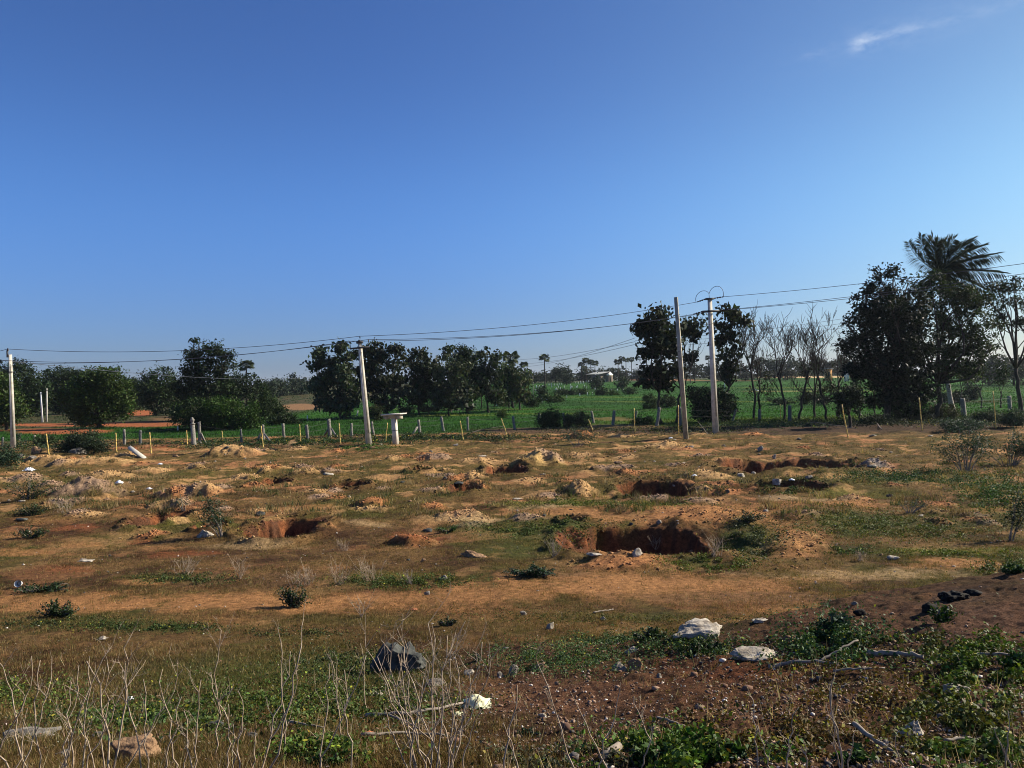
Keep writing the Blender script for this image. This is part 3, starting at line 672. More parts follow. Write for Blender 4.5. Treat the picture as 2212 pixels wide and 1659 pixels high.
tree('mango_tree', 'dark rounded tree rising inside the teak group', 'tree', 1010, 872, 110, [(998, 765, 16, 14), (1005, 788, 24, 26), (1015, 825, 30, 34), (1000, 850, 26, 20)], (.020, .036, .012), .3, 1.7, .8, .2, 46, G_TK)
teak('right hand teak of the group with its trunk showing', 1055, 870, 108, [(1042, 780, 22, 20), (1064, 772, 14, 14), (1030, 820, 18, 30), (1065, 850, 20, 18), (1060, 812, 24, 30), (1050, 845, 22, 20), (1075, 800, 10, 16)], 47, TK)
tree('broadleaf_tree', 'dense dark tree below the twin fan palms', 'tree', 1108, 870, 125, [(1105, 808, 26, 16), (1092, 835, 22, 32), (1128, 822, 14, 18), (1080, 815, 14, 18)], DK, .36, 1.5, .9, .2, 48, G_TK)
teak('pale topped teak at the right end of the group beside the thin pole', 1122, 872, 112, [(1122, 808, 15, 10), (1120, 828, 22, 20), (1125, 850, 18, 16), (1108, 850, 12, 16)], 49, (.065, .08, .035))
for i_, (x, y, w, h, d, c, lb) in enumerate([
    (810, 892, 14, 18, 84, (.05, .06, .02), 'olive bush right of the second power pole'), (880, 884, 18, 9, 92, (.05, .08, .03), 'low green weeds under the flat topped teak'),
    (925, 882, 22, 9, 96, (.06, .06, .03), 'brownish undergrowth left of the white marker post'), (1085, 866, 14, 12, 105, GR, 'small green bush left of the pale topped teak'),
    (1150, 866, 16, 14, 130, MD, 'green bush at the foot of the thin pole'), (1175, 850, 14, 16, 150, DK, 'dark bush below the lone fan palm'), (1195, 860, 20, 10, 140, GR, 'rounded green bush right of the lone palm foot'),
    (1222, 848, 26, 6, 165, DK, 'long dark bush row in the middle of the far paddies'), (1258, 846, 10, 7, 180, GR, 'small bush on the paddy bund below the palm cluster'), (1300, 845, 14, 9, 170, MD, 'pointed bushes on the bund below the white gabled house'),
    (1325, 848, 14, 6, 165, GR, 'low bush right of the pointed bushes'), (1362, 845, 12, 7, 165, MD, 'low bush left of the tall right teak'), (1290, 828, 9, 12, 300, DK, 'small dark tree in front of the white gabled house'),
    (1345, 828, 7, 12, 260, MD, 'thin young tree right of the white gabled house')]):
    tree('bush', lb, 'bush', x, y + h, d, [(x, y, w, h), (x - w * .5, y + h * .3, w * .5, h * .6), (x + w * .5, y + h * .3, w * .5, h * .6)], c, .22 * d / 90, 1.1, .45 * d / 90, .06, 60 + i_, 'bushes among the paddies', mat='leaf_far')

# right-hand trees
G_R = 'trees along the right part of the paddy edge'
teak('tall dark teak left of the bare square pole', 1428, 880, 74, [(1412, 688, 24, 20), (1440, 680, 12, 14), (1395, 715, 24, 22), (1425, 725, 34, 28), (1400, 760, 28, 26), (1430, 780, 36, 36), (1400, 812, 24, 24), (1425, 828, 26, 16), (1448, 745, 14, 30), (1380, 800, 10, 16)], 71, (.022, .030, .014), 1.5)
teak('thin teak with see-through crown right of the bare square pole', 1461, 880, 76, [(1490, 690, 26, 16), (1500, 720, 24, 20), (1478, 715, 16, 24), (1478, 750, 14, 18), (1515, 745, 10, 10), (1470, 770, 16, 14), (1490, 775, 10, 12)], 72, (.035, .045, .025), .5, twigs=3)
teak('narrow tall teak right of the power pole with crossarms', 1576, 880, 78, [(1575, 680, 18, 14), (1558, 700, 14, 18), (1592, 700, 16, 20), (1575, 722, 26, 20), (1578, 755, 20, 22), (1580, 785, 18, 18), (1572, 810, 14, 16), (1560, 745, 12, 10)], 73, (.030, .040, .018), 1.1, twigs=2)
tree('bush', 'big dark bush behind the two tall poles', 'bush', 1535, 912, 64, [(1520, 865, 26, 22), (1550, 860, 28, 24), (1570, 880, 20, 22), (1535, 892, 38, 20), (1500, 850, 16, 14)], (.022, .035, .015), .24, 1.4, .5, .1, 74, G_R)
tree('bush', 'dark bush at the feet of the middle bare trees', 'bush', 1757, 876, 74, [(1742, 862, 16, 12), (1765, 860, 22, 12), (1780, 866, 14, 8)], BL, .24, 1.4, .5, .08, 75, G_R)
tree('bush', 'low dark bush left of the middle bare trees', 'bush', 1690, 874, 74, [(1675, 867, 16, 7), (1700, 869, 14, 6)], BL, .2, 1.4, .4, .06, 76, G_R)
tree('small_tree', 'bushy small black tree behind a leaning yellow stake', 'tree', 1835, 925, 60, [(1838, 845, 16, 16), (1820, 860, 14, 12), (1850, 858, 14, 12), (1833, 880, 22, 18), (1833, 835, 8, 8), (1812, 862, 9, 8)], BL, .24, 1.5, .42, .14, 77, G_R)
tree('broadleaf_tree', 'huge dark tree with black hanging crown in front of the coconut palm', 'tree', 1912, 905, 68, [
    (1900, 598, 20, 14), (1930, 588, 12, 9), (1875, 620, 14, 14), (1912, 625, 18, 16), (1962, 612, 14, 12), (1890, 650, 40, 28), (1950, 655, 50, 34), (1920, 690, 60, 36), (1870, 700, 34, 34), (1850, 745, 32, 24),
    (1920, 740, 60, 40), (1975, 720, 50, 50), (1870, 790, 36, 32), (1925, 790, 50, 44), (1975, 780, 40, 50), (1860, 815, 22, 18), (1920, 835, 40, 34), (1965, 830, 34, 30), (1935, 862, 36, 26), (1900, 860, 26, 24), (1960, 868, 30, 22), (1985, 850, 26, 30), (1830, 700, 14, 12), (1826, 755, 10, 10)],
    (.011, .018, .008), .30, 1.0, .60, .30, 78, G_R, fill=.35)
tree('broadleaf_tree', 'wide feathery green tree around the coconut palm trunk', 'tree', 2005, 890, 71, [
    (2008, 604, 22, 14), (1995, 628, 34, 22), (2045, 640, 40, 26), (2090, 640, 34, 24), (2035, 680, 50, 36), (2090, 690, 44, 34), (2120, 650, 22, 18), (2060, 730, 50, 34), (2110, 735, 34, 28),
    (2020, 760, 40, 40), (2075, 775, 44, 28), (2030, 810, 34, 24), (2010, 840, 24, 20), (2090, 800, 28, 16), (2142, 745, 18, 22), (2150, 700, 18, 14)],
    (.030, .048, .014), .26, .70, .55, .26, 79, G_R, fill=.2)
tree('acacia_tree', 'dark curving tree at the right picture edge with thin umbrella crown', 'tree', 2206, 858, 78, [
    (2155, 625, 24, 16), (2190, 620, 22, 14), (2130, 645, 22, 16), (2180, 655, 26, 14), (2215, 680, 20, 18), (2150, 680, 20, 12), (2200, 700, 14, 8)],
    (.026, .038, .016), .26, .8, .55, .22, 80, G_R, fill=.2, twigs=3)
for i_, (bx, by, d, lobes, c, lb) in enumerate([
    (1858, 868, 76, [(1862, 790, 10, 18), (1860, 815, 8, 14)], BL, 'thin dark tree left of the huge black crown'),
    (1888, 866, 78, [(1884, 812, 12, 16), (1890, 790, 10, 12)], BL, 'slim leaning tree just right of the bushy small tree'),
    (2073, 835, 100, [(2068, 800, 9, 14), (2085, 812, 12, 12), (2100, 803, 8, 8)], LT, 'small yellowish green tree right of the coconut trunk'),
    (2117, 856, 90, [(2117, 800, 8, 20), (2120, 770, 6, 12)], MD, 'thin young tree left of the white figure in the far paddy'),
    (2162, 856, 88, [(2168, 800, 9, 14), (2160, 820, 6, 10)], MD, 'slim bent sapling in front of the white frame')]):
    tree('young_tree', lb, 'tree', bx, by, d, lobes, c, .26, 1.0, .5, .09, 90 + i_, 'slim young trees at the right')
for i_, (x, y, w, h, d, c, lb) in enumerate([
    (2060, 858, 26, 14, 78, BL, 'dark scrub right of the coconut trunk'), (2098, 850, 18, 16, 84, BL, 'dark bush between the coconut trunk and the thin young tree'),
    (2035, 890, 30, 18, 66, (.045, .05, .02), 'brownish brush at the foot of the coconut palm'), (1960, 900, 50, 12, 62, BL, 'black undergrowth below the huge tree'),
    (1900, 908, 40, 10, 60, BL, 'dark brush between the leaning yellow stakes'), (2080, 918, 40, 14, 52, (.035, .06, .04), 'bluish green thorny weeds before the thick granite post'),
    (2140, 900, 34, 14, 56, (.03, .05, .025), 'dark thorny weeds behind the rightmost yellow stake'), (2190, 905, 24, 18, 54, (.035, .06, .035), 'thorny weeds at the right edge by the last granite post'),
    (1188, 904, 26, 22, 62, (.04, .055, .02), 'round olive bush on the fence between the granite posts'), (1246, 908, 26, 16, 62, (.06, .06, .03), 'dry straggly bush beside the short leaning stake'),
    (1390, 910, 24, 8, 60, DK, 'low dark weeds under the fence by the tall yellow stake'), (1440, 866, 20, 14, 72, DK, 'dark undergrowth round the foot of the tall dark teak'), (1402, 868, 14, 16, 76, MD, 'small leafy bush left of the tall dark teak foot'),
    (178, 950, 30, 26, 51, (.028, .045, .022), 'dark thorny bush behind the third yellow stake'), (205, 965, 22, 16, 49, (.03, .045, .022), 'right half of the dark thorny scrub by the grey boulder'),
    (145, 966, 20, 14, 48, (.035, .05, .028), 'greyish thorny bush left of the grey boulder'), (8, 985, 26, 18, 45, (.035, .06, .03), 'green thorny bush at the left edge by the pole foot'),
    (100, 950, 20, 12, 54, (.035, .055, .02), 'low weeds between the first two yellow stakes'), (1085, 895, 8, 10, 62, GR, 'small leafy sapling above the leaning yellow stake')]):
    tree('bush', lb, 'bush', x, y + h, d, [(x, y, w, h), (x - w * .55, y + h * .25, w * .5, h * .7), (x + w * .55, y + h * .2, w * .5, h * .75)], c, .13 * d / 55, 1.0, .38, .05, 110 + i_, 'bushes along the fence line', fill=.35)

# ---------------------------------------------------------------- bare trees
def bare_tree(lb, bx, by, topy, w, d, seed, leaves=0.0, leany=0.0):
    rng = np.random.RandomState(seed)
    p = at(bx, by, d); foot = np.array([p[0], p[1], gz1(p[0], p[1])]); s = d / FP
    hgt = (by - topy) * s; W = w * s
    root = empty('bare_tree', foot, lb, 'tree', 'leafless trees right of the power poles')
    trunk, br = MB(), MB(); tips = []
    f = foot + [leany * W + rng.uniform(-.3, .3), 0, hgt * rng.uniform(.46, .55)]
    P_, R_ = limb(foot - [0, 0, .2], f, .13, .09, rng, .025, 9); R_[0] *= 1.3
    trunk.tube(P_, R_, 7); trunk.build('trunk', M['bark'], root, True, foot)
    def grow(a, d_, L, r, lev):
        n = 5; P = [a]; dd = d_.copy()
        for k in range(n):
            dd = dd + rng.normal(size=3) * .11 + np.array([0, 0, .10]); dd /= np.linalg.norm(dd); P.append(P[-1] + dd * L / n)
        P = np.array(P); br.tube(P, np.linspace(r, r * .45, n + 1), 5 if r > .02 else 4, cap=False); tips.append(P[-1])
        if lev == 0: return
        for k in range(3 + rng.randint(0, 2)):
            q = P[rng.randint(2, n + 1)]; e = rng.normal(size=3); e[2] = abs(e[2]) * .8; e /= np.linalg.norm(e)
            nd = dd * .60 + e * .85; nd /= np.linalg.norm(nd)
            grow(q, nd, L * rng.uniform(.55, .82), max(r * .58, .022), lev - 1)
    nb = 3 + seed % 2
    for k in range(nb):
        a = k / nb * 2 * math.pi + rng.uniform(-.4, .4); q = P_[-1 - (k % 3)]
        dd = np.array([math.cos(a) * W / hgt * 2.3, math.sin(a) * .5, 1.0]); dd /= np.linalg.norm(dd)
        grow(q, dd, hgt * .315, .065, 3)
    for k in range(2):
        q = P_[3 + k]; sx = 1 if rng.rand() < .5 else -1
        grow(q, np.array([sx * .8, rng.uniform(-.3, .3), .6]), hgt * .16, .03, 2)
    br.build('branches', M['bark'], root, True, foot)
    if leaves:
        T_ = np.array(tips); T_ = T_[T_[:, 2] < foot[2] + hgt * (.55 + .4 * leaves)]
        T_ = T_[rng.rand(len(T_)) < leaves]
        P = (T_[:, None] + rng.normal(size=(len(T_), 14, 3)) * .22).reshape(-1, 3)
        V, Q, C = leaf_quads(P, .24, rng, (.03, .04, .018)); mesh_obj('crown', V, Q, M['leaf'], root, C, loc=foot)
bare_tree('leftmost leafless tree, with a few leaves low down, near the crossarm pole', 1628, 878, 668, 42, 78, 201, .25)
bare_tree('slender leafless tree standing tight beside the leftmost one', 1643, 876, 700, 26, 79, 202, .3, .1)
bare_tree('forked leafless tree between the twin left ones and the tallest', 1692, 872, 668, 48, 77, 203, 0, -.3)
bare_tree('tallest leafless tree with wide fan of branches', 1724, 872, 657, 62, 77, 204, 0, .3)
bare_tree('thin half leafy bare tree right of the tallest leafless one', 1757, 868, 730, 26, 80, 205, .6)
bare_tree('crooked leafless tree with a curved trunk and twiggy top', 1787, 870, 680, 46, 76, 206, .15, -.4)
bare_tree('last leafless tree, twiggy and part leafy, touching the huge dark tree', 1813, 862, 706, 40, 78, 207, .55)

# ---------------------------------------------------------------- palms
def fan_palm(name, loc, h, rcrown, rng, nfan=34, trunk_r=.17, lean=0.0, c=(.040, .055, .026)):
    root = empty(name, loc)
    t = np.linspace(0, 1, 9)[:, None]; P = np.array(loc) + np.hstack([lean * h * t ** 2, 0 * t, h * t - .2 * (1 - t)])
    mb = MB(); mb.tube(P, trunk_r * np.linspace(1.25, .85, 9), 8); mb.build('trunk', M['bark'], root, True, loc)
    top = P[-1]; mb = MB()
    for k in range(nfan):
        u = rng.rand(); el = math.asin(-0.75 + 1.7 * u); a = rng.rand() * 2 * math.pi
        d = np.array([math.cos(a) * math.cos(el), math.sin(a) * math.cos(el), math.sin(el)])
        L = rcrown * rng.uniform(.5, .62); q = top + d * L; q[2] -= .08 * rcrown
        mb.tube([top, (top + q) / 2 + [0, 0, .05], q], [.03, .025, .02], 3, col=(.05, .055, .03))
        side = np.cross(d, [0, 0, 1.]); side /= np.linalg.norm(side) + 1e-6; upv = np.cross(side, d)
        n = 13; F = rcrown * rng.uniform(.42, .55); tw = rng.uniform(-.6, .6); sd = side * math.cos(tw) + upv * math.sin(tw); cc = np.array(c) * rng.uniform(.7, 1.4) * (np.array([1.6, 1.3, 1.1]) if el < -.45 and rng.rand() < .4 else 1)
        for j in range(n):
            th = (j / (n - 1) - .5) * 3.9; e = d * math.cos(th) + sd * math.sin(th)
            wv = -d * math.sin(th) + sd * math.cos(th); tip = q + e * F * (1 - .12 * abs(th) / 2) - np.array([0, 0, .22 * F])
            m = q + e * F * .62; hw = F * .105
            mb.add([q, m + wv * hw, tip, m - wv * hw], [[0, 1, 2, 3]], col=cc)
    mb.build('crown', M['leaf_far'], root, False, loc)
    return root
def palm_at(lb, xD, yc, dist, rD, seed, proto=None, group='fan palms rising over the distant fields', name='fan_palm', ztop=None):
    p = at(xD, yc, dist); g = gz1(p[0], p[1]); h = p[2] - g; r = rD * dist / FP
    if proto is None:
        o = fan_palm(name, (p[0], p[1], g), h, r, np.random.RandomState(seed))
        o['label'] = lb; o['category'] = 'palm tree'; o['group'] = group; o['_h'] = h; o['_r'] = r; return o
    sr = r / proto['_r']; sz = h / proto['_h']
    o = copy_tree(proto, (p[0], p[1], g), (sr, sr, sz), seed * 1.7, lb)
    for ch in o.children:
        if ch.name.startswith('crown'):
            ch.scale = (1, 1, sr / sz); ch.location = (0, 0, proto['_h'] * (1 - sr / sz))
    return o
pp = palm_at('lone tall fan palm standing clear against the sky', 1176, 772, 240, 13.5, 3)
for (x, y, d, r, sd, lb) in [
    (532, 788, 150, 19, 2, 'fan palm over the dark trees left of the teak group'), (688, 763, 125, 14, 4, 'fan palm tip showing over the first teak'),
    (1038, 765, 130, 13, 5, 'left fan palm peeping over the dark mango tree'), (1066, 772, 135, 12, 6, 'second fan palm crown over the right hand teak'), (1103, 770, 132, 21, 7, 'big fan palm with two tiers of fronds above the pale topped teak'),
    (1098, 790, 128, 18, 8, 'lower fan palm crown just under the big one'), (1132, 787, 150, 11, 9, 'small fan palm right of the big two tier palm'), (1141, 802, 160, 9, 10, 'ragged little palm behind the thin pole top'),
    (1256, 787, 320, 9, 11, 'leftmost palm of the dense palm cluster'), (1266, 778, 320, 10, 12, 'tallest palm of the dense palm cluster'), (1276, 781, 315, 9, 13, 'middle palm of the dense palm cluster'), (1285, 784, 310, 9, 14, 'palm with a clear trunk at the right of the dense cluster'),
    (1262, 796, 330, 9, 15, 'low palm inside the dense cluster'), (1335, 781, 330, 10, 16, 'leftmost palm over the white gabled house'), (1343, 774, 330, 8, 17, 'second palm over the white gabled house'), (1352, 777, 325, 8, 18, 'third palm over the white gabled house'),
    (1364, 776, 330, 8, 19, 'fourth palm, close to the tall dark teak'), (1490, 770, 260, 11, 20, 'fan palm behind the thin see-through teak'), (1500, 762, 265, 10, 21, 'fan palm crown just right of the bare square pole'),
    (1623, 770, 330, 8, 22, 'palm seen between the leftmost bare trees'), (1645, 776, 340, 8, 23, 'palm low behind the slender bare tree'), (1530, 772, 330, 8, 24, 'palm hidden left of the crossarm pole'), (1547, 778, 330, 9, 25, 'palm showing just right of the crossarm pole'),
    (1765, 774, 360, 7, 26, 'tiny far palm behind the crooked bare tree'), (2138, 748, 300, 8, 27, 'far palm standing above the scrub at the right edge'), (1598, 770, 300, 8, 28, 'palm behind the narrow tall teak')]:
    palm_at(lb, x, y, d, r, sd, pp)

# coconut palm, blown by the wind
def coconut():
    d = 79.0; foot = at(2060, 880, d); foot[2] = gz1(foot[0], foot[1]); cen = at(2030, 588, d)
    root = empty('coconut_palm', foot, 'windblown coconut palm with pale curved trunk rising over the right trees', 'palm tree')
    t = np.linspace(0, 1, 12)[:, None]; mid = at(2036, 800, d)
    P = (1 - t) ** 2 * foot + 2 * t * (1 - t) * mid + t ** 2 * cen; P[0, 2] -= .2
    R = .24 * np.linspace(1, .55, 12); R[0] *= 1.8; R[1] *= 1.25
    mb = MB(); mb.tube(P, R, 10); mb.build('trunk', M['palm_bark'], root, True, foot)
    rng = np.random.RandomState(5); s = d / FP
    # fronds: control point and tip (layout coordinates), leaflet length, wind
    fr = [((1972, 560), (1962, 522), 26), ((1982, 545), (1990, 508), 24), ((2006, 540), (2016, 512), 34), ((2014, 548), (2026, 520), 30), ((2042, 530), (2062, 516), 34), ((2050, 540), (2106, 516), 38), ((2055, 545), (2098, 524), 34),
          ((2080, 562), (2156, 548), 38), ((2085, 560), (2130, 556), 30), ((2090, 580), (2168, 590), 36), ((2085, 600), (2128, 626), 38), ((2075, 615), (2098, 646), 34), ((2058, 620), (2070, 655), 34), ((2000, 600), (1984, 622), 26), ((2040, 600), (2046, 640), 30), ((2060, 560), (2086, 590), 30), ((2068, 550), (2128, 530), 34), ((2024, 540), (2044, 520), 32)]
    for (c, e, ll) in fr:
        dep = rng.uniform(-1.3, 1.3); A = cen; B = at(c[0], c[1], d + dep * .6); E = at(e[0], e[1], d + dep)
        t = np.linspace(0, 1, 26)[:, None]; Q_ = (1 - t) ** 2 * A + 2 * t * (1 - t) * B + t ** 2 * E
        fb = MB(); fb.tube(Q_, np.linspace(.07, .015, 26), 4, col=(.07, .08, .03))
        T_ = np.gradient(Q_, axis=0); T_ /= np.linalg.norm(T_, axis=1)[:, None]
        cc = np.array([.030, .043, .017]) * rng.uniform(.8, 1.25)
        for k in range(1, 26):
            for j in range(4):
                q = Q_[k - 1] + (Q_[k] - Q_[k - 1]) * j / 4; u = (k + j / 4) / 26
                L = ll * s * .92 * (.45 + .75 * math.sin(min(1, u * 1.15) * math.pi * .86 + .15)) * rng.uniform(.8, 1.1)
                for sg in (-1, 1):
                    sd = np.cross(T_[k], [0, 1., 0]) * sg * .85 + np.array([0, rng.uniform(-.35, .35), 0]) + T_[k] * 1.0 + np.array([.14, 0, -.12 - .5 * abs(T_[k][0])]) + rng.normal(size=3) * .06
                    sd /= np.linalg.norm(sd); wv = np.cross(sd, T_[k] + rng.normal(size=3) * .3); wv /= np.linalg.norm(wv) + 1e-6
                    m = q + sd * L * .4; tip = q + sd * L - np.array([0, 0, .16 * L]); hw = .05
                    fb.add([q, m + wv * hw, tip, m - wv * hw], [[0, 1, 2, 3]], col=cc * rng.uniform(.8, 1.25))
        fb.build('frond', M['leaf'], root, False, foot)
coconut()

# ---------------------------------------------------------------- far tree belt (copied crowns)
def far_proto(seed, c, flat=1.0):
    rng = np.random.RandomState(seed); root = empty('far_tree', (0, 0, 0))
    lob = [(rng.uniform(-.3, .3), rng.uniform(-.2, .2), .55 + rng.uniform(-.18, .25), rng.uniform(.2, .32), .25, rng.uniform(.14, .22) * flat) for _ in range(7)] + [(0, 0, .28, .42, .3, .22)]
    P, tint, _ = lobe_points(lob, 110, 16, .09, rng, .3)
    P = P[P[:, 2] > 0.01]; tint = tint[:len(P)]
    V, Q, C = leaf_quads(P, .07, rng, np.asarray(c) * tint, .3, .7)
    mesh_obj('crown', V, Q, M['leaf_far'], root, C)
    mb = MB(); mb.tube([[0, 0, -.05], [.01, 0, .25], [0, .01, .5]], [.035, .028, .015], 6); mb.build('trunk', M['bark'], root, True)
    return root
protos = [far_proto(301, (.034, .048, .026)), far_proto(302, (.042, .055, .026), .8), far_proto(303, (.050, .052, .032), .7)]
used_p = set()
def far_tree(x, top, w, d, k, lb):
    p = at(x, top, d); g = gz1(p[0], p[1]); h = (p[2] - g) * 1.03; W = w * d / FP * 1.05
    src = protos[k]; rz = (x * 1.3) % 6.28
    if k not in used_p:
        used_p.add(k); o = src; o.location = (p[0], p[1], g); o.scale = (W, W, h); o.rotation_euler = (0, 0, rz); o['label'] = lb
        o['category'] = 'tree'; o['group'] = 'distant trees on the horizon'
    else:
        o = copy_tree(src, (p[0], p[1], g), (W, W, h), rz, lb)
FT = [
 (1155, 802, 44, 300, 0, 'distant trees hump left of the lone fan palm'), (1180, 800, 40, 330, 0, 'distant dark tree behind the lone fan palm trunk'),
 (1218, 786, 56, 300, 0, 'large rounded distant tree between the lone palm and the palm cluster'), (1200, 795, 40, 310, 1, 'left shoulder tree beside the large rounded distant tree'), (1224, 802, 36, 270, 0, 'nearer dark tree in front of the large rounded one'),
 (1264, 795, 56, 330, 0, 'dark tree filling the space under the palm cluster'), (1302, 792, 32, 360, 0, 'distant tree directly behind the white gabled house'), (1322, 793, 30, 350, 1, 'distant tree behind the right end of the gabled house'),
 (1345, 796, 40, 340, 0, 'dark distant trees below the four palms'), (1375, 795, 40, 330, 0, 'distant dark tree left behind the tall dark teak'),
 (1470, 785, 50, 310, 0, 'distant tree behind the foot of the see-through teak'), (1500, 780, 44, 320, 0, 'distant tree seen right of the bare square pole'), (1530, 782, 50, 330, 0, 'distant tree immediately left of the crossarm pole'),
 (1570, 785, 50, 330, 1, 'distant tree right of the crossarm pole'), (1605, 782, 48, 340, 0, 'distant tree left of the leftmost leafless tree'), (1636, 778, 44, 350, 1, 'rounded distant tree behind the twin bare trees'),
 (1672, 768, 50, 330, 0, 'distant dark tree rising between the first bare trees'), (1700, 764, 50, 330, 0, 'tallest distant tree behind the forked bare tree'), (1735, 775, 40, 350, 0, 'distant tree behind the tallest leafless tree'),
 (1762, 770, 34, 345, 1, 'distant tree above the ochre hut'), (1790, 766, 44, 340, 2, 'brownish distant tree behind the ochre hut roof'), (1820, 770, 44, 330, 1, 'distant tree behind the two white pillars'),
 (1850, 772, 44, 330, 0, 'distant tree left behind the huge dark tree'), (1700, 792, 60, 280, 2, 'low olive scrub tree in front of the horizon trees'), (1660, 795, 50, 290, 2, 'low scrub tree left of the pale road end'),
 (2085, 775, 60, 280, 1, 'distant scrub tree behind the yellowish small tree'), (2120, 768, 56, 260, 2, 'distant scrub tree left of the far right palm'), (2150, 764, 60, 250, 1, 'distant scrub tree just right of the far right palm'),
 (2185, 768, 60, 250, 2, 'distant scrub tree behind the right edge trunk'), (2215, 765, 60, 255, 1, 'distant scrub tree cut by the right picture edge'), (2135, 788, 60, 200, 2, 'lower nearer scrub tree beneath the far right palm'),
 (2190, 786, 70, 195, 1, 'lower nearer scrub tree behind the right edge tree'), (2090, 792, 46, 200, 1, 'lower scrub tree left of the white figure'),
 (1400, 808, 60, 400, 2, 'faint far scrub under the tall dark teak'), (1560, 800, 60, 280, 2, 'olive scrub at the far paddy edge right of the crossarm pole'), (1610, 802, 50, 280, 2, 'olive scrub at the far paddy edge left of the bare trees')]
for a in FT: far_tree(*a)
# long low wood closing the horizon: reads as one mass
def far_wood():
    rng = np.random.RandomState(77); P = []; T = []
    for i in range(1150):
        x = rng.uniform(-420, 2620); d = rng.uniform(420, 620); p = at(x, 800, d); g = -.3
        h = rng.uniform(3.5, 7.5) * (1 + .35 * math.sin(x / 90.)); r = rng.uniform(3, 6)
        q = rng.normal(size=(46, 3)) * [r * .6, r * .5, h * .3] + [p[0], p[1], g + h * .5]; q[:, 2] = np.maximum(q[:, 2], g)
        P.append(q); T.append(np.full((46, 1), rng.uniform(.7, 1.3)))
    V, Q, C = leaf_quads(np.concatenate(P), 1.7, rng, np.array([.036, .048, .028]) * np.concatenate(T), .3, .8)
    o = mesh_obj('distant_wood', V, Q, M['leaf_far'], None, C)
    tag(o, 'long low dark wood closing the horizon', 'wood', kind='stuff')
far_wood()

# ================================================================== POLES AND WIRES
def lean_top(foot, topD, dist=None):
    return at(topD[0], topD[1], dist or foot[1])
def shaft_frame(foot, top):
    z = (top - foot); L = np.linalg.norm(z); z = z / L
    x = np.array([1, 0, 0]) - z * z[0]; x /= np.linalg.norm(x); y = np.cross(z, x)
    return np.stack([x, y, z], 1), L
def placed(mb, name, mat, root, R, foot):
    V = np.concatenate(mb.V); mb.V = [V @ R.T + foot]; return mb.build(name, mat, root, False, foot)
def pole(lb, footD, topD, a, b, yaw, kind, group='concrete power poles', taper=.62, arm_z=None, mat='concrete', name='power_pole'):
    foot = ground_pt(*footD); top = lean_top(foot, topD); R, L = shaft_frame(foot, top); Ry = R @ rotz(yaw)
    root = empty(name, foot, lb, 'utility pole', group)
    mb = MB(); mb.prism(-.3, L, a, b, a * taper, b * taper, .08); placed(mb, 'shaft', M[mat], root, Ry, foot)
    mb = MB()   # recessed panel ribs of the precast pole
    for sg in (-1, 1):
        mb.prism(L * .12, L * .9, a * .30, .012, a * .20, .012, .2); v = mb.V[-1]; v[:, 1] += sg * (b * (.98 - .34 * (v[:, 2] / L)))
    placed(mb, 'panel_rib', M['concrete_dark'] if mat == 'concrete' else M[mat], root, Ry, foot)
    return root, foot, R, L
def insul(root, R, foot, p, h=.16, r=.05, pin=.16):
    mb = MB(); z = np.array([0, 0, 1.])
    mb.tube([p, p + z * pin], .012, 6); placed(mb, 'insulator_pin', M['metal'], root, R, foot)
    mb = MB(); q = p + z * pin
    mb.tube([q, q + z * .03, q + z * .04, q + z * .08, q + z * .09, q + z * .13, q + z * h], [r * .6, r, r * .55, r * .9, r * .5, r * .6, r * .3], 10); placed(mb, 'insulator', M['porcelain'], root, R, foot)
    return R @ q + foot + [0, 0, .14]
# middle leaning pole with a crossarm
rB, fB, RB, LB = pole('leaning white concrete power pole with U shaped crossarm left of the concrete table', (797, 962), (777, 738), .17, .13, math.radians(38), 0)
mb = MB(); mb.box((0, -.16, LB - .42), (1.32, .07, .11)); mb.box((-.62, -.16, LB - .2), (.035, .035, .42)); mb.box((.62, -.16, LB - .2), (.035, .035, .42)); placed(mb, 'crossarm', M['metal'], rB, RB, fB)
mb = MB(); mb.box((0, 0, LB - .05), (.42, .30, .14)); mb.box((0, -.1, LB + .06), (.12, .12, .12)); placed(mb, 'top_cap', M['metal'], rB, RB, fB)
tB = insul(rB, RB, fB, np.array([0.04, 0, LB + .02]), pin=.2)
aB1 = insul(rB, RB, fB, np.array([-.62, -.16, LB - .12]), pin=.06); aB2 = insul(rB, RB, fB, np.array([.62, -.16, LB - .12]), pin=.06)
# left edge pole with side bracket
rA, fA, RA, LA = pole('concrete power pole at the left picture edge with a side bracket', (29, 968), (22, 766), .16, .13, math.radians(40), 0)
mb = MB(); mb.box((-.12, -.12, LA + .05), (.09, .09, .5)); placed(mb, 'top_bracket', M['metal'], rA, RA, fA)
tA = insul(rA, RA, fA, np.array([-.08, -.12, LA + .2]), pin=.06, r=.09, h=.2)
mb = MB(); mb.tube([[0, -.1, LA - 1.25], [-.35, -.1, LA - .95], [-.62, -.1, LA - .55]], .03, 6); mb.box((0, 0, LA - 1.25), (.30, .34, .06)); placed(mb, 'side_bracket', M['metal'], rA, RA, fA)
aA1 = insul(rA, RA, fA, np.array([-.62, -.1, LA - .58]), pin=.05, r=.09, h=.2)
aA2 = RA @ np.array([.14, .12, LA - .6]) + fA
# bare pole
rC, fC, RC, LC = pole('plain square concrete pole without wires, leaning left in front of the crossarm pole', (1482, 948), (1460, 642), .155, .12, math.radians(-25), 0, mat='concrete_dark', taper=.75)
mb = MB(); mb.box((0, 0, LC * .62), (.27, .22, .03)); placed(mb, 'wire_band', M['metal'], rC, RC, fC)
